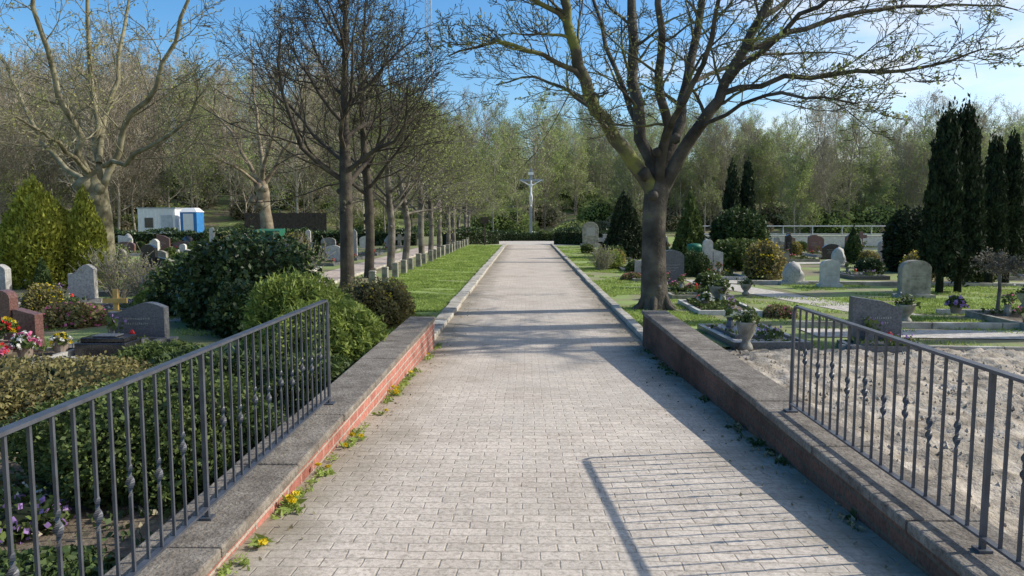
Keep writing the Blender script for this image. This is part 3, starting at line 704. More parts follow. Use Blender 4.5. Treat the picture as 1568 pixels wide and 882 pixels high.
gens = [shrub_mesh('boxwood_bush', .38, .6, 3500, .04, [M['leaf_mid'], M['core']], 'ball', 51),
        shrub_mesh('dwarf_conifer', .35, 1.2, 4000, .045, [M['leaf_conif'], M['core']], 'cone', 52, elong=2.2, up=.5),
        shrub_mesh('rhododendron_bush', .6, .8, 4500, .05, [M['leaf_dark'], M['core']], 'ball', 53),
        shrub_mesh('heather_clump', .4, .3, 2500, .035, [M['leaf_olive'], M['core_l'], M['f_pink']], 'dome', 54, flower_n=200),
        shrub_mesh('golden_shrub', .45, .7, 3500, .045, [M['leaf_bright'], M['core_l']], 'ball', 55),
        shrub_mesh('forsythia_bush', .5, .95, 2500, .05, [M['leaf_olive'], M['core_l'], M['f_yel']], 'ball', 56, flower_n=300)]
gnames = ['boxwood_bush', 'dwarf_conifer', 'rhododendron_bush', 'heather_clump', 'golden_shrub', 'forsythia_bush']

def hedge(name, pts, w, h, dens, mat, size=.07, seed=1):
    rs = np.random.RandomState(seed); mb = MB()
    for (x0, y0), (x1, y1) in zip(pts[:-1], pts[1:]):
        L = math.hypot(x1 - x0, y1 - y0); a = math.atan2(y1 - y0, x1 - x0)
        n = int(L * dens); u = rs.rand(n) * L; s = rs.rand(n); face = rs.randint(0, 3, n)
        v = np.where(face == 0, -w / 2, np.where(face == 1, w / 2, (rs.rand(n) - .5) * w)); z = np.where(face == 2, h, s * h)
        z = z * (1 + .12 * np.sin(u * 1.7 + seed) + .06 * np.sin(u * 5.3))
        P = np.stack([x0 + u * math.cos(a) - v * math.sin(a), y0 + u * math.sin(a) + v * math.cos(a), z], 1) + rs.normal(size=(n, 3)) * .06
        mb.leaves(P, size, 0, 1.6, rs=rs)
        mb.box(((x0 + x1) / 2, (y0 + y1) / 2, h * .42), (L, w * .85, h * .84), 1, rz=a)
    return mb.obj(name, [M[mat], M['core']])
hedge('hedge', [(-5.2, 47), (-2.0, 49.5)], .7, .95, 700, 'leaf_dark', seed=61)
hedge('hedge', [(2.0, 49.5), (5.6, 47)], .7, .95, 700, 'leaf_dark', seed=62)
hedge('hedge', [(-2.6, 56.5), (1.2, 57.0)], .6, .6, 700, 'leaf_dark', seed=63)
hedge('hedge', [(1.0, 57.1), (3.4, 56.5)], .6, .65, 700, 'leaf_mid', seed=64)
hedge('hedge', [(-30, 46), (-18, 47), (-7, 47)], .9, .9, 350, 'leaf_dark', size=.1, seed=65)

# ------------------------------------------------------------------ gravestones
def arc(cx, cz, rx, rz_, a0, a1, n):
    return [(cx + rx * math.cos(a0 + (a1 - a0) * k / n), cz + rz_ * math.sin(a0 + (a1 - a0) * k / n)) for k in range(n + 1)]
def stone_mesh(shape, mat, w=.6, h=.8, t=.16):
    mb = MB()
    def text(zc, rows, ww, y):
        for k in range(rows):
            l = ww * rnd.uniform(.5, .9); x = -l / 2
            while x < l / 2:
                cw = rnd.uniform(.010, .022); hh = rnd.uniform(.018, .028)
                mb.box((x + cw / 2, y - .001, zc - k * .065), (cw * .35, .005, hh), 1); mb.box((x + cw / 2, y - .0015, zc - k * .065 + rnd.choice([-1, 0, 1]) * hh * .4), (cw, .005, .006), 1); x += cw + .010
    if shape == 'round':
        prof = [(-w / 2, 0), (w / 2, 0)] + arc(0, h - w * .3, w / 2, w * .3, 0, math.pi, 12)
        mb.prism(prof, -t / 2, t / 2); text(h * .62, 3, w * .7, -t / 2)
    elif shape == 'slant':
        prof = [(-w / 2, 0), (w / 2, 0), (w / 2, h * .78), (w * .1, h * .92), (-w / 2, h)]
        mb.prism(prof, -t / 2, t / 2); text(h * .6, 2, w * .6, -t / 2)
    elif shape == 'wave':
        prof = [(-w / 2, 0), (w / 2, 0)] + [(w / 2 - w * k / 10, h * (.86 + .12 * math.sin(k / 10 * 5.2))) for k in range(11)]
        mb.prism(prof, -t / 2, t / 2); text(h * .6, 2, w * .6, -t / 2)
    elif shape == 'wide':
        prof = [(-w * .62, 0), (w * .62, 0), (w * .66, h * .5)] + arc(0, h * .55, w * .64, h * .18, .15, math.pi - .15, 10) + [(-w * .66, h * .5)]
        mb.prism(prof, -t / 2, t / 2); text(h * .52, 2, w, -t / 2)
    elif shape == 'stele':
        prof = [(-w * .26, 0), (w * .26, 0), (w * .24, h * 1.2), (w * .05, h * 1.32), (-w * .24, h * 1.22)]
        mb.prism(prof, -t / 2, t / 2); text(h * .9, 5, w * .4, -t / 2)
    elif shape == 'boulder':
        k = 12; V = []; rings = 8
        rs = np.random.RandomState(int(w * 100))
        A = np.arange(k) * 2 * math.pi / k
        for q in range(rings + 1):
            tt = q / rings; rr = math.sqrt(max(0, 1 - tt ** 3)) * .96 + .02
            for a in A:
                n_ = 1 + .13 * math.sin(3 * a + q) + rs.normal() * .05
                V.append((w / 2 * rr * n_ * math.cos(a), t * .9 * rr * n_ * math.sin(a), h * .9 * tt))
        i = np.arange(rings)[:, None] * k; j = np.arange(k)[None, :]; j2 = (j + 1) % k
        mb.add(V, np.stack([i + j, i + j2, i + k + j2, i + k + j], -1).reshape(-1, 4))
        mb.add(V[-k:], [list(range(k))])
    elif shape == 'cross':
        a = w * .13; z1 = h * 1.2; zc = h * .85; s = w * .42
        prof = [(-a, .12), (a, .12), (a, zc - a), (s, zc - a), (s, zc + a), (a, zc + a), (a, z1), (-a, z1), (-a, zc + a), (-s, zc + a), (-s, zc - a), (-a, zc - a)]
        mb.prism(prof, -t * .35, t * .35); mb.box((0, 0, .07), (w * .7, t * 1.3, .14))
    elif shape == 'double':
        prof = [(-w * .5, 0), (-w * .04, 0), (-w * .04, h)] + arc(-w * .27, h, w * .23, h * .14, 0, math.pi, 8)[1:]
        mb.prism(prof, -t / 2, t / 2)
        prof = [(w * .0, 0), (w * .5, 0), (w * .5, h * .72), (w * .0, h * .82)]
        mb.prism(prof, -t / 2 + .01, t / 2 + .01); text(h * .6, 3, w * .35, -t / 2 + .01)
    if shape != 'cross': mb.box((0, 0, .03), (w * 1.25, t * 1.7, .10))
    return mb.mesh('gravestone', [M[mat], M['gold']], shape == 'boulder')
shapes = ['round', 'slant', 'wave', 'wide', 'stele', 'boulder', 'cross', 'double', 'round', 'boulder']
mlist = ['g_grey', 'g_dark', 'g_red', 'g_light', 'g_rough', 'g_black', 'g_grey', 'g_rough', 'g_light']
cache = {}
def stone(shape, mat, x, y, w=.6, h=.8, rz=0, t=.16, name='gravestone'):
    key = (shape, mat, w, h, t)
    if key not in cache: cache[key] = stone_mesh(shape, mat, w, h, t)
    return place(cache[key], name, (x, y, 0), rz, 1, bevel=.01)

def plot_mesh(seed, w=1.1, l=1.9, fr='g_grey', fill='soil', flowers=('f_red', 'f_yel'), nb=400, slab=False, nc=2):
    rs = np.random.RandomState(seed); mb = MB(); b = .07
    mb.box((0, -b / 2, .05), (w, b, .12)); mb.box((0, -l + b / 2, .05), (w, b, .12))
    mb.box((-w / 2 + b / 2, -l / 2, .047), (b, l - 2 * b, .12)); mb.box((w / 2 - b / 2, -l / 2, .047), (b, l - 2 * b, .12))
    mb.box((0, -l / 2, .03), (w - 2 * b, l - 2 * b, .08), 1)
    if slab: mb.box((0, -l * .4, .09), (w * .62, l * .6, .06), 0)
    P = np.stack([rs.uniform(-w / 2 + .1, w / 2 - .1, nb), rs.uniform(-l + .1, -.1, nb), .08 + rs.rand(nb) * .08], 1)
    cl = fn(P, seed, 4) > -.05; P = P[cl]; mb.leaves(P, .04, 2, 1.6, rs=rs)
    for k in range(nc):
        cx, cy = rs.uniform(-w / 2 + .2, w / 2 - .2), rs.uniform(-l + .25, -.25); nf = 50; r = .13
        Q = np.array([cx, cy, .1]) + rs.normal(size=(nf, 3)) * np.array([r * .5, r * .5, .03]); Q[:, 2] += .06
        mb.leaves(Q, .05, 2, 1.5, rs=rs); mb.leaves(Q[:20] + np.array([0, 0, .04]), .035, 3 + k % 2, 1, rs=rs)
    x = rs.uniform(-.3, .3); mb.lathe([(.04, .07), (.045, .1), (.04, .2), (.02, .23), (.005, .24)], 8, (x, -.35, 0), 5)
    x = -x; mb.lathe([(.04, .07), (.06, .14), (.045, .22), (.06, .26)], 8, (x, -.4, 0), 0)
    Q = np.array([x, -.4, .34]) + rs.normal(size=(40, 3)) * .05; mb.leaves(Q, .05, 2, rs=rs); mb.leaves(Q[:10] + .03, .04, 3, 1, rs=rs)
    return mb.mesh('grave_plot', [M[fr], M[fill], M['leaf_mid'], M[flowers[0]], M[flowers[1]], M['candle']])
plots = [plot_mesh(71, 1.1, 1.9, 'g_grey', 'soil', ('f_red', 'f_yel'), 500), plot_mesh(72, 1.3, 1.8, 'g_rough', 'soil', ('f_pink', 'f_white'), 1400),
         plot_mesh(73, 1.0, 1.7, 'g_dark', 'gravel', ('f_purp', 'f_yel'), 300, True, 1), plot_mesh(74, 2.2, 1.9, 'g_grey', 'soil', ('f_white', 'f_yel'), 1800, nc=3),
         plot_mesh(75, 1.1, 1.8, 'g_light', 'soil', ('f_purp', 'f_white'), 1500, nc=1)]
def grave(x, y, rz=0, sh=.3):
    if rnd.random() < .82:
        place(rnd.choice(plots), 'grave_plot', (x, y, 0), rz + rnd.uniform(-.02, .02))
    if rnd.random() < .88:
        stone(rnd.choice(shapes), rnd.choice(mlist), x + rnd.uniform(-.1, .1), y + .12, rnd.choice([.5, .6, .75]), rnd.choice([.65, .8, .95]), rz + rnd.uniform(-.15, .15))
    if rnd.random() < sh:
        g = rnd.choice([0, 0, 1, 3, 4, 4, 5, 2]); place(gens[g], gnames[g], (x + rnd.choice([-.8, .8]), y + rnd.uniform(-.6, .5), 0), rnd.uniform(0, 6), rnd.uniform(.5, .95))
for y in [14.6, 17.6, 21, 24.5, 28, 31.5, 35.5, 39.5, 43]:
    x = -7.4
    while x > -y * .74 - 1:
        if rnd.random() < .85 and not (-13.4 < x < -10 and 16 < y < 20.8): grave(x, y)
        x -= rnd.uniform(1.4, 2.0)
for y in [16.2, 22.4, 26.2, 31.2, 35, 39, 43]:
    x = 5.6 if y > 20 else 7.4
    while x < y * .72 + 1.5:
        if rnd.random() < .85 and not (9 < x < 10.8 and 16 < y < 18): grave(x, y, sh=.22)
        x += rnd.uniform(1.6, 2.3)
for y in [14.2, 17.8, 21.4, 25, 28.6, 32.2, 36, 40]:
    if rnd.random() < .8 and y > 15: grave(3.2 + y * .015, y)

stone('double', 'g_red', -6.35, 9.0, .55, .72)
place(plots[3], 'grave_plot', (-6.4, 8.95, 0), 0, (.8, .7, 1))
stone('wave', 'g_dark', -5.3, 9.9, .78, .58, t=.14)
place(plots[2], 'grave_plot', (-5.35, 9.75, 0), 0, (1, .5, 1))
mb = MB(); mb.box((0, 0, .1), (.62, .4, .2)); mb.box((0, .02, .23), (.54, .32, .06)); mb.box((0, 0, .272), (.3, .2, .02), 1)
o = mb.obj('grave_slab', [M['g_black'], M['g_dark']], bevel=.01); o.location = (-5.15, 8.9, 0)
mb = MB(); mb.box((0, 0, .32), (.07, .04, .70)); mb.box((0, -.022, .50), (.36, .03, .07)); mb.box((0, -.04, .32), (.2, .012, .09))
o = mb.obj('wooden_grave_cross', [M['wood_y']]); o.location = (-6.05, 10.7, 0)
def bouquet(x, y, r, cols, seed, h=.25, pot=True):
    rs = np.random.RandomState(seed); mb = MB()
    if pot: mb.lathe([(.01, 0), (.07, 0), (.1, .14), (.11, .15), (.09, .14)], 12, (0, 0, 0), 0)
    n = 260; P = rs.normal(size=(n, 3)); P /= np.linalg.norm(P, axis=1)[:, None]; P[:, 2] = np.abs(P[:, 2]); P = P * r * rs.uniform(.5, 1, (n, 1)) + np.array([0, 0, h * .55])
    mb.leaves(P, .05, 1, 1.8, rs=rs)
    for k, c in enumerate(cols):
        m = 18; Q = rs.normal(size=(m, 3)); Q /= np.linalg.norm(Q, axis=1)[:, None]; Q[:, 2] = np.abs(Q[:, 2]); Q = Q * r * 1.05 + np.array([0, 0, h * .55])
        for q in Q:
            mb.leaves(np.repeat(q[None], 7, 0) + rs.normal(size=(7, 3)) * .012, .04, 2 + k, 1, rs=rs)
    o = mb.obj('flower_arrangement', [M['terra'], M['leaf_mid']] + [M[c] for c in cols]); o.location = (x, y, .1); return o
bouquet(-6.2, 8.55, .14, ['f_red', 'f_yel'], 81, .5); bouquet(-5.85, 8.4, .14, ['f_pink', 'f_white'], 82, .22)
bouquet(-5.62, 8.7, .10, ['f_yel', 'f_white'], 83, .2); bouquet(-6.0, 8.1, .11, ['f_pink', 'f_red'], 84, .15)
stone('slant', 'g_dark', 4.6, 9.75, .62, .68, rz=-.1)
place(plots[2], 'grave_plot', (4.6, 9.7, 0), -.05, (1, .3, 1))
stone('round', 'g_rough', 8.35, 16.0, .62, .82, t=.2)
stone('round', 'g_light', 7.6, 18.6, .45, .68); stone('boulder', 'g_grey', 6.9, 19.2, .55, .68, t=.2)
stone('boulder', 'g_rough', 6.9, 22.5, .5, .7, t=.2)
stone('round', 'g_dark', 11.6, 16.2, .7, .85)
stone('boulder', 'g_rough', 12.3, 14.6, .7, .6, t=.25)
place(plots[4], 'grave_plot', (3.55, 14.6, 0)); place(plots[1], 'grave_plot', (3.7, 17.2, 0)); place(plots[2], 'grave_plot', (3.1, 11.2, 0), .05)
place(plots[1], 'grave_plot', (8.3, 12.9, 0), -.04); place(plots[1], 'grave_plot', (10.6, 13.1, 0), -.04)
bouquet(7.3, 12.6, .17, ['f_purp'], 87, .22)
bouquet(2.75, 15.3, .10, ['f_red'], 89, .3); bouquet(3.3, 13.6, .13, ['f_white'], 90, .2)
mb = MB(); mb.lathe([(.01, 0), (.12, 0), (.10, .05), (.06, .09), (.14, .2), (.17, .3), (.18, .32), (.14, .31), (.01, .28)], 16)
rs = np.random.RandomState(2); Q = rs.normal(size=(160, 3)) * np.array([.08, .08, .05]) + np.array([0, 0, .36]); mb.leaves(Q, .045, 1, 1.8); mb.leaves(Q[:22] + np.array([0, 0, .05]), .03, 2, 1)
me = mb.mesh('stone_urn', [M['g_rough'], M['leaf_mid'], M['f_white']], True)
place(me, 'stone_urn', (2.8, 9.35, .05), 0, (.75, .75, 1.1))
place(me, 'stone_urn', (3.75, 14.4, .05), 0, 1.1)
for x, y in [(4.9, 16.5), (-7.9, 12.6), (9.4, 14.0), (6.2, 12.1)]: place(me, 'stone_urn', (x, y, .02), 0, rnd.uniform(.7, .95))
for k in range(22):
    g = rnd.choice([0, 1, 3, 4, 5]); side = rnd.random() < .5
    y = rnd.uniform(19, 42); x = rnd.uniform(5, y * .7) if side else -rnd.uniform(7, y * .75)
    place(gens[g], gnames[g], (x, y, 0), rnd.uniform(0, 6), rnd.uniform(.7, 1.2))
for x, y, g, s in [(-7.3, 11.6, 3, 1.2), (-8.4, 12.6, 5, .6), (-9.3, 12.0, 0, .7), (-10.4, 13.4, 2, .8), (-6.6, 12.9, 4, .7), (-9.0, 10.5, 3, 1),
                   (-7.6, 10.8, 0, .5), (-5.6, 15.2, 2, .8), (-6.8, 16.0, 0, .9), (-7.0, 19.8, 4, .9), (-3.9, 13.4, 0, .8), (-3.3, 12.3, 4, .6),
                   (11.3, 11.8, 3, 1), (10.4, 11.0, 0, .6), (4.4, 12.8, 3, .7), (4.3, 17.5, 0, .7), (2.9, 20.2, 3, .8), (3.4, 23, 0, .7), (3.3, 27, 5, .6), (3.6, 30, 0, 1)]:
    place(gens[g], gnames[g], (x, y, 0), rnd.uniform(0, 6), s)

def globe_tree():
    rs = np.random.RandomState(77); mb = MB(); ends = []
    mb.tube([(0, 0, 0), (.02, 0, .5), (0, 0, .75)], [.035, .028, .03], 7)
    c = dict(seg=[4, 3, 3], wob=.25, up=[-.02, -.08, -.1], tip=.4, rmin=.005, sides=[4, 3, 3], max=2, kids=[7, 5], lo=[.2, .1], len=[.6, .6], ang=[.8, .8], rr=.5)
    for k in range(12):
        a = k * 2.4; d = np.array([math.cos(a) * .8, math.sin(a) * .8, .6]); grow(mb, np.array([0, 0, .74]), d, .42, .014, 0, c, rs, ends)
    buds(mb, ends, 1, .022, rs, 1, .02, .6)
    o = mb.obj('weeping_standard_tree', [M['bark_grey'], M['leaf_brown']], True); o.location = (8.25, 13.0, 0); return o
g1 = globe_tree()
def twiggy(x, y, s, name, seed, mats):
    rs = np.random.RandomState(seed); mb = MB(); ends = []
    c = dict(seg=[4, 3], wob=.2, up=[.1, .1], tip=.4, rmin=.005, sides=[3, 3], max=1, kids=[8], lo=[.2], len=[.45], ang=[.5], rr=.6)
    for k in range(36):
        a = k * 2.4; t = rs.uniform(.1, .8); d = np.array([math.cos(a) * t, math.sin(a) * t, 1]); grow(mb, np.array([math.cos(a) * .1, math.sin(a) * .1, 0]), nrm(d), s * rs.uniform(.7, 1), .009, 0, c, rs, ends)
    buds(mb, ends, 1, .03, rs, 1, .02, .8)
    o = mb.obj(name, mats, True); o.location = (x, y, 0)
twiggy(-7.0, 13.6, .95, 'budding_shrub', 5, [M['bark_far'], M['bud_yel']])
twiggy(-8.6, 15.3, 1.1, 'budding_shrub', 6, [M['bark_far'], M['bud_green']])
twiggy(2.45, 24, .8, 'budding_shrub', 7, [M['bark_far'], M['bud_green']])
twiggy(-5.4, 17, 1.3, 'budding_shrub', 8, [M['bark_far'], M['bud_green']])

mb = MB(); mb.box((0, 0, .2), (.17, .17, .46), taper=.94); mb.box((0, 0, .445), (.19, .19, .04), taper=.8)
pm = mb.mesh('stone_post', [M['g_rough']])
y = 17.8
while y < 48:
    place(pm, 'stone_post', (-3.75 + rnd.uniform(-.03, .03), y, 0), rnd.uniform(-.1, .1), rnd.uniform(.9, 1.08), bevel=.012); y += 1.55
mb = MB(); mb.box((0, 0, .12), (1.15, .6, .24)); mb.prism([(-.45, .24), (.45, .24), (.47, 1.1)] + arc(0, 1.1, .47, .42, .1, math.pi - .1, 10) + [(-.47, 1.1)], -.18, .18)
mb.box((0, -.19, .95), (.5, .03, .5), 1)
o = mb.obj('memorial_stone', [M['g_rough'], M['g_grey']], bevel=.02); o.location = (3.75, 43.5, 0)

# ------------------------------------------------------------------ crucifix
cy = 60; cx = .35
base = MB(); base.box((0, 0, .15), (1.3, 1.3, .3)); base.box((0, 0, .45), (.5, .5, .3), taper=.8)
base.box((0, 0, 3.0), (.24, .18, 5.4)); base.box((0, -.0, 4.78), (1.9, .174, .18)); base.box((0, -.11, 5.32), (.42, .04, .2), 1)
cr = base.obj('crucifix', [M['crossmetal'], M['white']], bevel=.01); cr.location = (cx, cy, 0)
pts = [(0, 0, 3.62, .10), (0, 0, 3.85, .085), (0, -.02, 4.15, .12), (0, 0, 4.4, .10), (0, -.02, 4.52, .05), (.02, -.06, 4.68, .09), (.02, -.05, 4.78, .06),
       (.2, 0, 4.42, .055), (.5, .03, 4.6, .042), (.8, .05, 4.76, .03), (.88, .05, 4.8, .026), (-.2, 0, 4.42, .055), (-.5, .03, 4.6, .042), (-.8, .05, 4.76, .03), (-.88, .05, 4.8, .026),
       (.08, -.03, 3.5, .075), (.08, -.14, 3.15, .06), (.04, -.03, 2.78, .042), (.04, -.12, 2.68, .03), (-.08, -.03, 3.5, .075), (-.07, -.14, 3.15, .06), (-.04, -.03, 2.78, .042), (-.04, -.12, 2.68, .03)]
ed = [(0, 1), (1, 2), (2, 3), (3, 4), (4, 5), (5, 6), (3, 7), (7, 8), (8, 9), (9, 10), (3, 11), (11, 12), (12, 13), (13, 14), (0, 15), (15, 16), (16, 17), (17, 18), (0, 19), (19, 20), (20, 21), (21, 22)]
me = bpy.data.meshes.new('figure'); me.from_pydata([p[:3] for p in pts], ed, []); me.materials.append(M['white'])
fo = bpy.data.objects.new('christ_figure', me); COL.objects.link(fo); fo.parent = cr; fo.location = (0, -.2, 0)
sk = fo.modifiers.new('skin', 'SKIN')
for k, p in enumerate(pts):
    sv = me.skin_vertices[0].data[k]; sv.radius = (p[3], p[3]); sv.use_root = (k == 0)
ss = fo.modifiers.new('sub', 'SUBSURF'); ss.levels = 1; ss.render_levels = 1
mb = MB(); mb.tube([(0, 0, 0), (0, 0, 1.7)], [.03, .03], 8); mb.box((0, -.04, 1.6), (.5, .03, .4), 1)
o = mb.obj('notice_board', [M['wood_d'], M['wood_d']]); o.location = (-2.6, 46, 0)
mb = MB(); mb.lathe([(.01, 0), (.2, 0), (.24, .7), (.26, .72), (.26, .78), (.2, .85), (.01, .87)], 14)
o = mb.obj('litter_bin', [M['greenp']], True); o.location = (5.7, 25.2, 0)

# ------------------------------------------------------------------ background structures
def container(name, x, y, w, dp, h, m1, m2):
    mb = MB(); mb.box((0, 0, h / 2 + .1), (w, dp, h)); mb.box((0, 0, h + .13), (w + .12, dp + .12, .07), 1)
    n = int(w / .25)
    for k in range(n): mb.box((-w / 2 + (k + .5) * w / n, -dp / 2 - .015, h / 2 + .1), (.06, .03, h * .92))
    mb.box((-w * .2, -dp / 2 - .04, h * .62), (w * .22, .02, h * .3), 2); mb.box((w * .28, -dp / 2 - .04, h * .45), (.8, .03, h * .8), 1)
    for sx_ in (-1, 1): mb.box((sx_ * w * .42, 0, .05), (.2, dp * .9, .12), 1)
    o = mb.obj(name, [m1, m2, M['glass_d']]); o.location = (x, y, 0); return o
container('white_container', -25.6, 52, 2.6, 2.4, 2.3, M['white'], M['galv'])
mb = MB(); mb.box((0, 0, 1.1), (1.15, 1.15, 2.1)); mb.box((0, -.59, 1.1), (.7, .03, 1.9), 1)
mb.add([(-.62, -.62, 2.16), (.62, -.62, 2.16), (.62, .62, 2.16), (-.62, .62, 2.16), (-.35, -.35, 2.45), (.35, -.35, 2.45), (.35, .35, 2.45), (-.35, .35, 2.45)],
       np.array([[0, 1, 5, 4], [1, 2, 6, 5], [2, 3, 7, 6], [3, 0, 4, 7], [4, 5, 6, 7]]), 1)
o = mb.obj('portable_toilet', [M['blue'], M['white']]); o.location = (-23.2, 51, 0)
mb = MB()
for k in range(7):
    x = -21.4 + k * 1.0 * .9
    for q in range(8): mb.box((x + q * .11, 56, 1.15), (.1, .03, 2.0 + .05 * math.sin(q)))
    mb.box((x - .03, 56.06, 1.2), (.09, .09, 2.3))
mb.box((-18.4, 56.03, 1.8), (6.2, .03, .08)); mb.box((-18.4, 56.03, .5), (6.2, .03, .08))
mb.obj('wooden_fence', [M['wood_d']])
mb = MB(); V = [(-.9, -.5, .2), (.9, -.5, .2), (.9, .5, .2), (-.9, .5, .2), (-1.1, -.6, 1.2), (1.1, -.6, 1.2), (1.1, .6, 1.3), (-1.1, .6, 1.3)]
mb.add(V, np.array([[0, 3, 2, 1], [4, 5, 6, 7], [0, 1, 5, 4], [1, 2, 6, 5], [2, 3, 7, 6], [3, 0, 4, 7]])); mb.box((0, -.62, 1.15), (2.24, .06, .1))
for s1 in (-.75, .75): mb.tube([(s1 - .03, -.4, .12), (s1 + .03, -.4, .12)], [.12, .12], 10, 1, True); mb.tube([(s1 - .03, .4, .12), (s1 + .03, .4, .12)], [.12, .12], 10, 1, True)
o = mb.obj('waste_skip', [M['greenp'], M['wood_d']]); o.location = (-13.6, 39, 0); o.scale = (.6, .8, .9)
mb = MB(); mb.box((21, 46.5, .3), (22, .3, .62)); mb.box((21, 46.5, .64), (22.1, .38, .06))
mb.obj('low_concrete_wall', [M['g_light']], bevel=.01)
mb = MB()
for k in range(13): mb.tube([(11 + k * 1.9, 48.5, 0), (11 + k * 1.9, 48.5, 1.25)], [.035, .035], 6)
for z in (.7, 1.22): mb.tube([(10.9, 48.5, z), (34, 48.5, z)], [.035, .035], 6)
mb.obj('steel_guardrail', [M['galv']])
mb = MB(); H = 62; w0 = 1.6
cor = [(-1, -1), (1, -1), (1, 1), (-1, 1)]
wd = lambda z: (w0 * (1 - z / H * .55)) / 2
for a, b in cor: mb.tube([(a * wd(0), b * wd(0), 0), (a * wd(H), b * wd(H), H)], [.08, .07], 5)
z = 0
while z < H - 2:
    for k in range(4):
        a, b = cor[k], cor[(k + 1) % 4]; z2 = z + 1.5
        mb.tube([(a[0] * wd(z), a[1] * wd(z), z), (b[0] * wd(z2), b[1] * wd(z2), z2)], [.04, .04], 3)
        mb.tube([(a[0] * wd(z2), a[1] * wd(z2), z2), (b[0] * wd(z2), b[1] * wd(z2), z2)], [.035, .035], 3)
    z += 1.5
o = mb.obj('lattice_mast', [M['galv']]); o.location = (-20.5, 158, 12)

# ------------------------------------------------------------------ grass, weeds, litter
def blades(name, regions, total, hh, mat, seed, ymin=9.7):
    rs = np.random.RandomState(seed); mb = MB()
    for (x0, x1, y0, y1, z, wgt, th) in regions:
        n = int(total * wgt); u = rs.rand(n)
        y = y0 * (y1 / y0) ** (u ** .9); x = rs.uniform(x0, x1, n)
        P = np.stack([x, y, np.full(n, z)], 1)
        dn = fn(P, 5, 3.0); P = P[dn > th]; n = len(P)
        a = rs.rand(n) * 6.28; w = .004 + .0005 * P[:, 1]; h = hh * rs.uniform(.5, 1.3, n)
        W = np.stack([np.cos(a) * w, np.sin(a) * w, a * 0], 1); T = np.stack([rs.normal(size=n) * .5 * h, rs.normal(size=n) * .5 * h, h], 1)
        V = np.stack([P - W, P + W, P + T], 1).reshape(-1, 3); mb.add(V, np.arange(3 * n).reshape(-1, 3))
    return mb.obj(name, [M[mat]])
blades('grass', [(-3.85, -1.52, 9.7, 46, .03, .5, -.3), (1.76, 3.2, 9.8, 44, .03, .22, -.1), (6.5, 16, 11.5, 19, .01, .3, -.05)], 150000, .035, 'grassblade', 91)
blades('grass', [(-12, -4, 9.0, 14, 0, .4, 0), (2, 9, 9.5, 16, 0, .4, 0), (2.6, 4.2, 2.2, 3.6, .06, .04, .15)], 50000, .045, 'grassblade', 92)
rs = np.random.RandomState(93)
mb = MB(); n = 9000
P = np.stack([rs.uniform(-6.5, -1.6, n), 1.5 + 6.5 * rs.rand(n), .015 + rs.rand(n) * .03], 1); P = P[fn(P, 8, 2.2) > -.12]
mb.leaves(P, .028, 0, 1.6, rs=rs); P2 = P[::3] + rs.normal(size=P[::3].shape) * np.array([.3, .3, .002]); P2 = P2[P2[:, 0] < -1.6]; mb.leaves(P2, .03, 1, 1.6, rs=rs)
mb.obj('ivy_ground_cover', [M['leaf_conif'], M['leaf_brown']])
mb = MB()
for k in range(260):
    y = 2.2 + 7.6 * rs.rand(); dd = abs(rs.normal()) * .03
    s = rs.uniform(.4, .9)
    if math.sin(y * 5.3) + math.sin(y * 2.1) < -.3: continue
    Q = np.array([-1.18 + dd, y, pz(y) + .01]) + rs.normal(size=(7, 3)) * np.array([.012, .03, .006]); mb.leaves(Q, .018 * s, 0, 3, bias=UP * .4, rs=rs)
for y in [3.0, 3.4, 3.5, 4.0, 4.6, 4.75, 5.5, 6.3, 6.4, 7.3, 8.6]:
    x = -1.14 + rs.uniform(-.02, .04); z = pz(y)
    A = rs.rand(14) * 6.28; Q = np.stack([x + np.cos(A) * .035, y + np.sin(A) * .035, np.full(14, z + .015)], 1)
    mb.leaves(Q, .022, 0, 3, bias=np.stack([np.cos(A), np.sin(A), A * 0 + .3], 1), rs=rs)
    for q in range(rs.randint(1, 4)):
        px, py, h = x + rs.normal() * .03, y + rs.normal() * .04, z + rs.uniform(.03, .06)
        mb.tube([(x, y, z), (px, py, h)], [.002, .002], 3, 0)
        B = rs.rand(16) * 6.28; Q = np.stack([px + np.cos(B) * .011, py + np.sin(B) * .011, np.full(16, h)], 1)
        mb.leaves(Q, .018, 1, 1.5, rs=rs)
mb.obj('dandelion_weeds', [M['grassblade'], M['f_yel']])
mb = MB()
for k in range(200):
    y = 2.2 + 7.6 * rs.rand(); dd = abs(rs.normal()) * .05
    if math.sin(y * 4.3) + math.sin(y * 1.7) < 0: continue
    Q = np.array([1.54 - dd, y, pz(y) + .01]) + rs.normal(size=(5, 3)) * np.array([.02, .03, .005]); mb.leaves(Q, .02, 0 if rs.rand() < .6 else 1, 2, rs=rs)
for k in range(600):
    side = rs.rand() < .65; y = 2 + 14 * rs.rand() ** 1.3; x = (1.52 - abs(rs.normal()) * .15) if side else (-1.17 + abs(rs.normal()) * .1)
    mb.leaves(np.array([[x, y, pz(y) + .006]]), .014, 1, 1.7, rs=rs)
mb.obj('leaf_litter', [M['leaf_conif'], M['leaf_brown']])

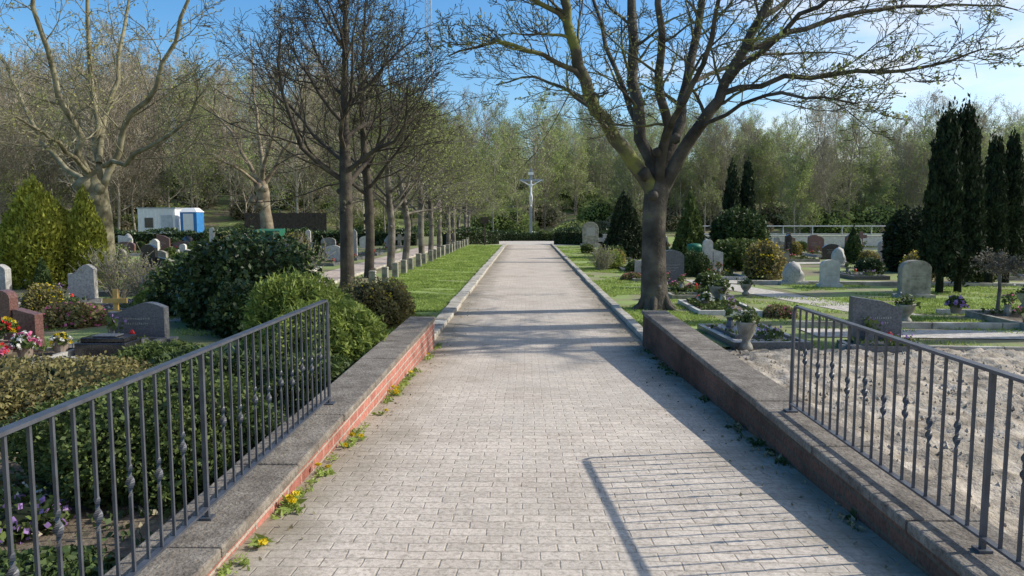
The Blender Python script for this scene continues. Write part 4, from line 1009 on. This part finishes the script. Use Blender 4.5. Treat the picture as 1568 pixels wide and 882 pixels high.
# ------------------------------------------------------------------ light, world, camera
el = math.radians(34); az = math.atan2(1, .18)
sd_dir = Vector((math.sin(az) * math.cos(el), math.cos(az) * math.cos(el), math.sin(el)))
ld = bpy.data.lights.new('sun', 'SUN'); ld.energy = 5.0; ld.angle = math.radians(.5); ld.color = (1, .95, .87)
lo = bpy.data.objects.new('sun', ld); COL.objects.link(lo); lo.rotation_euler = sd_dir.to_track_quat('Z', 'Y').to_euler(); lo.location = (20, 5, 20)
w = bpy.data.worlds.new('World'); scene.world = w; w.use_nodes = True; nt = w.node_tree
bg = nt.nodes['Background']; sky = N(nt, 'ShaderNodeTexSky', sky_type='NISHITA'); sky.sun_disc = False
sky.sun_elevation = el; sky.sun_rotation = az; sky.air_density = 1.0; sky.dust_density = 1.0; sky.ozone_density = 2.5
hs = N(nt, 'ShaderNodeHueSaturation'); hs.inputs['Saturation'].default_value = 1.35; hs.inputs['Value'].default_value = 1.3
nt.links.new(sky.outputs[0], hs.inputs['Color'])
tc = N(nt, 'ShaderNodeTexCoord'); mp = N(nt, 'ShaderNodeMapping'); mp.inputs['Scale'].default_value = (1, 1, 3.5)
nt.links.new(tc.outputs['Generated'], mp.inputs['Vector'])
cn = N(nt, 'ShaderNodeTexNoise'); cn.inputs['Scale'].default_value = 2.6; cn.inputs['Detail'].default_value = 9; cn.inputs['Roughness'].default_value = .6
nt.links.new(mp.outputs[0], cn.inputs['Vector'])
sp = N(nt, 'ShaderNodeSeparateXYZ'); nt.links.new(tc.outputs['Generated'], sp.inputs[0])
ma = N(nt, 'ShaderNodeMath', operation='MULTIPLY_ADD'); ma.inputs[1].default_value = .7; nt.links.new(sp.outputs[0], ma.inputs[0]); nt.links.new(cn.outputs['Fac'], ma.inputs[2])
mr = N(nt, 'ShaderNodeMapRange'); mr.inputs['From Min'].default_value = .64; mr.inputs['From Max'].default_value = .90; mr.inputs['To Max'].default_value = .9
nt.links.new(ma.outputs[0], mr.inputs['Value'])
mx = N(nt, 'ShaderNodeMixRGB'); mx.inputs[2].default_value = (7.2, 7.2, 7.2, 1)
nt.links.new(mr.outputs[0], mx.inputs['Fac']); nt.links.new(hs.outputs[0], mx.inputs[1])
nt.links.new(mx.outputs[0], bg.inputs['Color']); bg.inputs['Strength'].default_value = .145

cam = bpy.data.cameras.new('camera'); co = bpy.data.objects.new('camera', cam); COL.objects.link(co)
cam.sensor_width = 36; cam.lens = 36 * 1130 / 1568; cam.clip_end = 2000; cam.clip_start = .05
co.location = (0, 0, 1.7); co.rotation_euler = (math.radians(90 - 5.36), 0, math.radians(1.115))
scene.camera = co
scene.view_settings.view_transform = 'Standard'; scene.view_settings.look = 'None'; scene.view_settings.exposure = 0
